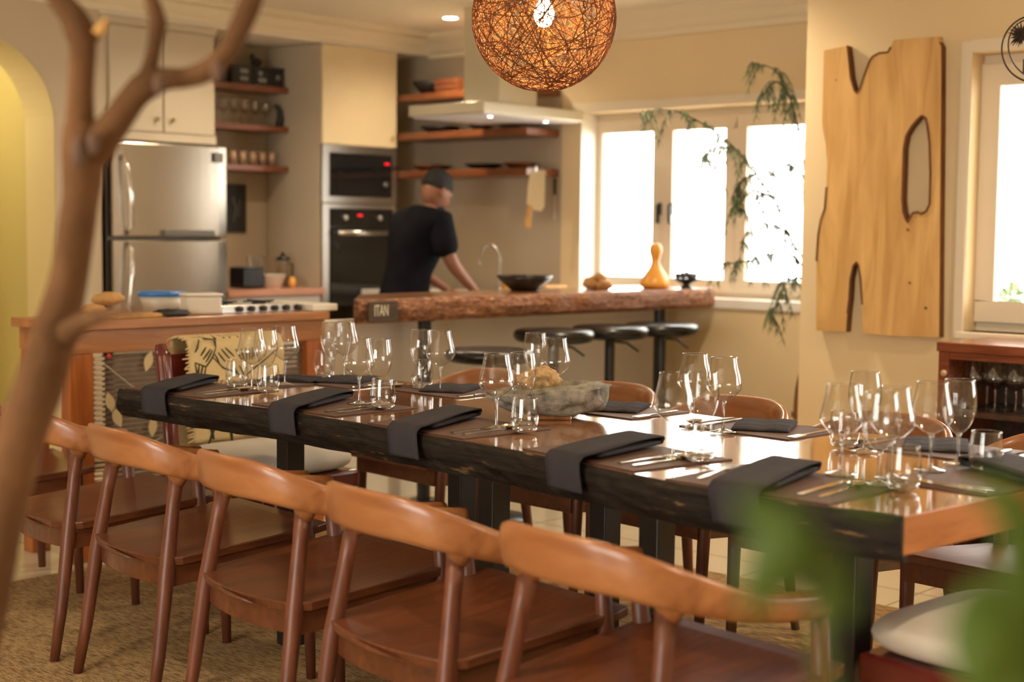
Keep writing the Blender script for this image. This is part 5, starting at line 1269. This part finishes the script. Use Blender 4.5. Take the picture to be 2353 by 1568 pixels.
# ------------------------------------------------------------------ leaves very near the camera at the lower right
lb = ond(2300, 2600, 0.62)
t = thing('leafy_plant', 'blurred bright green leaves of a plant in the near right foreground', 'plant', (lb.x, lb.y, 0.012))
o0 = Vector((lb.x, lb.y, 0.012)); m = MB(); ml = MB(); R2 = random.Random(8)
for (tx, ty, D) in ((1850, 1190, 0.60), (2330, 1130, 0.62), (2290, 1330, 0.60)):
    a = Vector((0.0, 0.0, 0.25)); e_ = ond(tx, ty, D) - o0; mid = a.lerp(e_, 0.55) + Vector((0, 0, 0.10))
    m.tube(spl([tuple(a), tuple(mid), tuple(e_)], 6), 0.0026, 6)
def leaf(mb, c, d, up, L, w):
    d = d.normalized(); s_ = d.cross(up).normalized(); n_ = s_.cross(d); vs = []; fs = []
    for i in range(9):
        u = i / 8; ww = w * math.sin(PI * min(1, u * 0.96 + 0.02)) ** 0.8; p = c + d * L * u - Vector((0, 0, 1)) * (0.25 * L * u * u)
        vs += [p - s_ * ww + n_ * ww * 0.3, p, p + s_ * ww + n_ * ww * 0.3]
    for i in range(8):
        for k in range(2): fs.append((i * 3 + k, i * 3 + k + 1, i * 3 + 4 + k, i * 3 + 3 + k))
    mb.add(vs, fs)
leaves = []
for (px, py, D, dx, dy, L, w) in ((1690, 1150, 0.62, 1.2, -0.5, 0.028, 0.008), (1790, 1150, 0.60, 0.5, -1.3, 0.034, 0.010), (1850, 1180, 0.60, -0.9, -1.2, 0.040, 0.014), (1835, 1250, 0.62, 0.9, -1.0, 0.034, 0.013), (1930, 1140, 0.62, 1.2, 0.1, 0.026, 0.007),
        (2270, 1320, 0.60, -0.3, -1.4, 0.040, 0.014), (2320, 1400, 0.58, -0.6, -1.2, 0.036, 0.013), (2320, 1150, 0.62, 0.3, -1.4, 0.048, 0.010), (2345, 1270, 0.62, -0.1, -1.4, 0.050, 0.012), (2230, 1110, 0.62, 1.3, -0.5, 0.034, 0.009), (2340, 1330, 0.60, 0.2, -1.4, 0.05, 0.016)):
    c = ond(px, py, D) - o0; d = RT * dx + UP * dy * -1 * -1 if False else RT * dx + UP * dy
    mb_ = MB(); leaf(mb_, c, d, -FW, L, w); mb_.build('leaf', 'leaf_green', t, smooth=True, solid=0.0005)
m.build('stems', 'leaf_green', t, smooth=True)
MB().lathe([(0, 0), (0.09, 0), (0.12, 0.25), (0.105, 0.25), (0.10, 0.22), (0, 0.22)], 24).build('pot', 'black_matte', t, smooth=True)

# ------------------------------------------------------------------ garden outside the right window
R3 = random.Random(2)
def shrub(loc, rx, ry, h, n_, label, z0=0.0):
    t = thing('garden_shrub', label, 'shrub', (loc[0], loc[1], z0), group='shrubs outside the right window')
    m = MB()
    for i in range(n_):
        d = Vector((R3.gauss(0, 1), R3.gauss(0, 1), R3.gauss(0, 1))).normalized(); rr = R3.uniform(0.55, 1.0) ** 0.5
        c = Vector((d.x * rx * rr, d.y * ry * rr, h * 0.55 + d.z * h * 0.45 * rr)); s_ = R3.uniform(0.03, 0.06)
        a = Vector((R3.gauss(0, 1), R3.gauss(0, 1), R3.gauss(0, 1))).normalized(); b = a.orthogonal().normalized()
        m.add([c - a * s_, c + b * s_ * 0.5, c + a * s_, c - b * s_ * 0.5], [(0, 1, 2, 3)])
    o = m.build('foliage', 'garden_leaf', t); o['kind'] = 'stuff'
    MB().tube([(0, 0, 0), (0.02, 0, h * 0.5)], [0.03, 0.015], 8).build('stem', 'branch_dark', t)
q = onx(2320, 700, 8.6)
shrub((8.6, q.y + 0.1), 0.45, 0.5, q.z + 0.16, 900, 'bright green shrub seen low through the right window')
shrub((8.8, q.y - 1.15), 0.45, 0.5, q.z + 0.3, 700, 'bright green shrub outside the right window, partly beyond the frame')
t = thing('garden_sapling', 'thin sparse leafy branch rising outside the right window', 'shrub', (7.9, onx(2335, 600, 7.9).y, 0))
m = MB(); zt_ = onx(2335, 520, 7.9).z
for i in range(16):
    z = 0.8 + (zt_ - 0.8) * i / 15; c = Vector((R3.uniform(-0.05, 0.05), R3.uniform(-0.10, 0.10), z)); s_ = 0.025
    a = Vector((R3.gauss(0, 1), R3.gauss(0, 1), R3.gauss(0, .5))).normalized(); b = a.orthogonal().normalized(); m.add([c - a * s_, c + b * s_ * 0.5, c + a * s_, c - b * s_ * 0.5], [(0, 1, 2, 3)])
m.build('leaves', 'garden_leaf', t); MB().tube([(0, 0, 0), (0.0, 0.03, 0.9), (0, 0, zt_)], [0.01, 0.006, 0.002], 6).build('stem', 'branch_dark', t)
struct('ground_outside', MB().box(7.2, 12, -6, 12, -0.12, -0.02), 'floor_tile')

# ------------------------------------------------------------------ the cook
def skin_obj(name, nodes, edges, mat, parent, sub=2, root=0):
    me = bpy.data.meshes.new(name); me.from_pydata([n_[0] for n_ in nodes], edges, [])
    o = bpy.data.objects.new(name, me); COL.objects.link(o); o.parent = parent
    md = o.modifiers.new('skin', 'SKIN'); md.use_smooth_shade = True
    for i, n_ in enumerate(nodes):
        sv = me.skin_vertices[0].data[i]; r = n_[1]; sv.radius = r if isinstance(r, tuple) else (r, r)
        sv.use_root = (i == root)
    s = o.modifiers.new('sub', 'SUBSURF'); s.levels = sub; s.render_levels = sub
    me.materials.append(MATS[mat]); return o
pc = ond(958, 670, 8.3)
t = thing('person', 'person in dark short sleeved shirt bending over the sink counter, seen from behind', 'person', (5.79, 6.12, 0.0), -0.12); t.scale = (0.955, 0.955, 0.955)
# x forward, y to the person's left
N_ = [((0.00, 0, 0.93), (0.09, 0.11)), ((0.03, 0, 1.08), (0.08, 0.10)), ((0.09, 0, 1.24), (0.10, 0.13)), ((0.145, 0, 1.36), (0.085, 0.13)), ((0.185, 0, 1.445), 0.055), ((0.215, 0, 1.50), 0.052),
      # legs
      ((-0.01, 0.09, 0.84), 0.08), ((0.0, 0.10, 0.48), 0.062), ((-0.03, 0.10, 0.09), 0.042), ((0.10, 0.11, 0.035), 0.034),
      ((-0.01, -0.09, 0.84), 0.08), ((0.0, -0.10, 0.48), 0.062), ((-0.03, -0.10, 0.09), 0.042), ((0.10, -0.11, 0.035), 0.034),
      # arms
      ((0.13, 0.165, 1.36), 0.052), ((0.20, 0.235, 1.13), 0.043), ((0.40, 0.13, 0.985), 0.029), ((0.435, 0.11, 0.965), 0.027),
      ((0.13, -0.165, 1.36), 0.052), ((0.18, -0.245, 1.13), 0.043), ((0.375, -0.20, 0.985), 0.029), ((0.415, -0.185, 0.955), 0.027)]
E_ = [(0, 1), (1, 2), (2, 3), (3, 4), (4, 5), (0, 6), (6, 7), (7, 8), (8, 9), (0, 10), (10, 11), (11, 12), (12, 13), (3, 14), (14, 15), (15, 16), (16, 17), (3, 18), (18, 19), (19, 20), (20, 21)]
skin_obj('body', N_, E_, 'skin_tone', t)
# head with face
def headfn(p):
    x, y, z = p
    if z < -0.02: x += 0.012 * (1 if x > 0 else 0); y *= 1 - 1.6 * min(0.12, -z - 0.02)
    if x > 0.06 and abs(y) < 0.022 and -0.045 < z < 0.015: x += 0.018 * (1 - abs(y) / 0.022)
    if x > 0.05 and 0.0 < z < 0.03 and 0.015 < abs(y) < 0.045: x -= 0.008
    return Vector((x, y, z))
HM = Matrix.Translation((0.245, 0, 1.575)) @ Matrix.Rotation(0.42, 4, 'Y')
hd = MB().blob((0, 0, 0), (0.098, 0.076, 0.118), 40, 28, fn=headfn).xf(HM).build('head', 'skin_tone', t, smooth=True)
for s in (-1, 1):
    MB().blob((-0.005, s * 0.079, -0.015), (0.020, 0.009, 0.032), 14, 10).xf(HM).build('ear', 'skin_tone', hd, smooth=True)
    MB().blob((0.086, s * 0.030, 0.012), (0.010, 0.013, 0.007), 10, 8).xf(HM).build('eye', 'paper_white', hd, smooth=True)
MB().blob((0.094, 0, -0.062), (0.010, 0.026, 0.006), 12, 8).xf(HM).build('mouth', 'bread_brown', hd, smooth=True)
MB().blob((0.05, 0, -0.09), (0.045, 0.045, 0.035), 18, 12, 0.2, 4).xf(HM).build('beard', 'hair_black', hd, smooth=True)
def hairfn(p):
    x, y, z = p
    if z < -0.005: z = -0.005 + (z + 0.005) * (0.55 if x < 0.03 else 0.05)
    return Vector((x, y, z))
MB().blob((-0.010, 0, 0.028), (0.104, 0.084, 0.108), 40, 24, 0.06, 8, fn=hairfn).xf(HM).build('hair', 'hair_black', hd, smooth=True)
# hands: palm and five separate fingers each
def hand(wrist, fwd, side, parent, s):
    fwd = Vector(fwd).normalized(); side = Vector(side).normalized(); dn = fwd.cross(side).normalized(); dn = dn if dn.z < 0 else -dn
    w = Vector(wrist); nodes = [(tuple(w), 0.024), (tuple(w + fwd * 0.045), (0.036, 0.016)), (tuple(w + fwd * 0.075), (0.036, 0.014))]
    skin_obj('palm', nodes, [(0, 1), (1, 2)], 'skin_tone', parent)
    for i, (o_, L) in enumerate(((0.028, 0.068), (0.010, 0.076), (-0.009, 0.072), (-0.027, 0.056))):
        b = w + fwd * 0.070 + side * o_
        P = [(tuple(b), 0.009), (tuple(b + fwd * L * 0.42 + dn * 0.006), 0.0085), (tuple(b + fwd * L * 0.72 + dn * 0.022), 0.0078), (tuple(b + fwd * L * 0.86 + dn * 0.040), 0.0065)]
        skin_obj('finger', P, [(0, 1), (1, 2), (2, 3)], 'skin_tone', parent, 1)
    b = w + fwd * 0.022 + side * s * 0.028
    skin_obj('thumb', [(tuple(b), 0.012), (tuple(b + fwd * 0.028 + side * s * 0.020 + dn * 0.008), 0.010), (tuple(b + fwd * 0.052 + side * s * 0.024 + dn * 0.018), 0.008)], [(0, 1), (1, 2)], 'skin_tone', parent, 1)
hand((0.435, 0.11, 0.965), (0.8, -0.1, -0.3), (0.1, 1, 0), t, -1)
hand((0.415, -0.185, 0.955), (0.8, 0.15, -0.3), (-0.15, 1, 0), t, 1)
S_ = [((0.00, 0, 0.80), (0.180, 0.215)), ((0.01, 0, 0.97), (0.140, 0.175)), ((0.035, 0, 1.09), (0.122, 0.150)), ((0.085, 0, 1.24), (0.160, 0.200)), ((0.135, 0, 1.37), (0.140, 0.190)), ((0.175, 0, 1.445), (0.090, 0.100)),
      ((0.135, 0.175, 1.375), 0.095), ((0.165, 0.218, 1.18), 0.080), ((0.135, -0.175, 1.375), 0.095), ((0.155, -0.228, 1.17), 0.080)]
skin_obj('shirt', S_, [(0, 1), (1, 2), (2, 3), (3, 4), (4, 5), (4, 6), (6, 7), (4, 8), (8, 9)], 'shirt_navy', t)
T_ = [((0.0, 0, 0.93), (0.145, 0.165)), ((-0.01, 0.095, 0.82), 0.108), ((0.0, 0.105, 0.46), 0.078), ((-0.03, 0.105, 0.10), 0.062), ((-0.01, -0.095, 0.82), 0.108), ((0.0, -0.105, 0.46), 0.078), ((-0.03, -0.105, 0.10), 0.062)]
skin_obj('trousers', T_, [(0, 1), (1, 2), (2, 3), (0, 4), (4, 5), (5, 6)], 'trouser_dark', t)
for s in (-1, 1):
    MB().blob((0.04, s * 0.108, 0.038), (0.135, 0.048, 0.040), 20, 12, fn=lambda p: Vector((p.x, p.y, max(p.z, -0.036)))).build('shoe', 'black_matte', t, smooth=True)
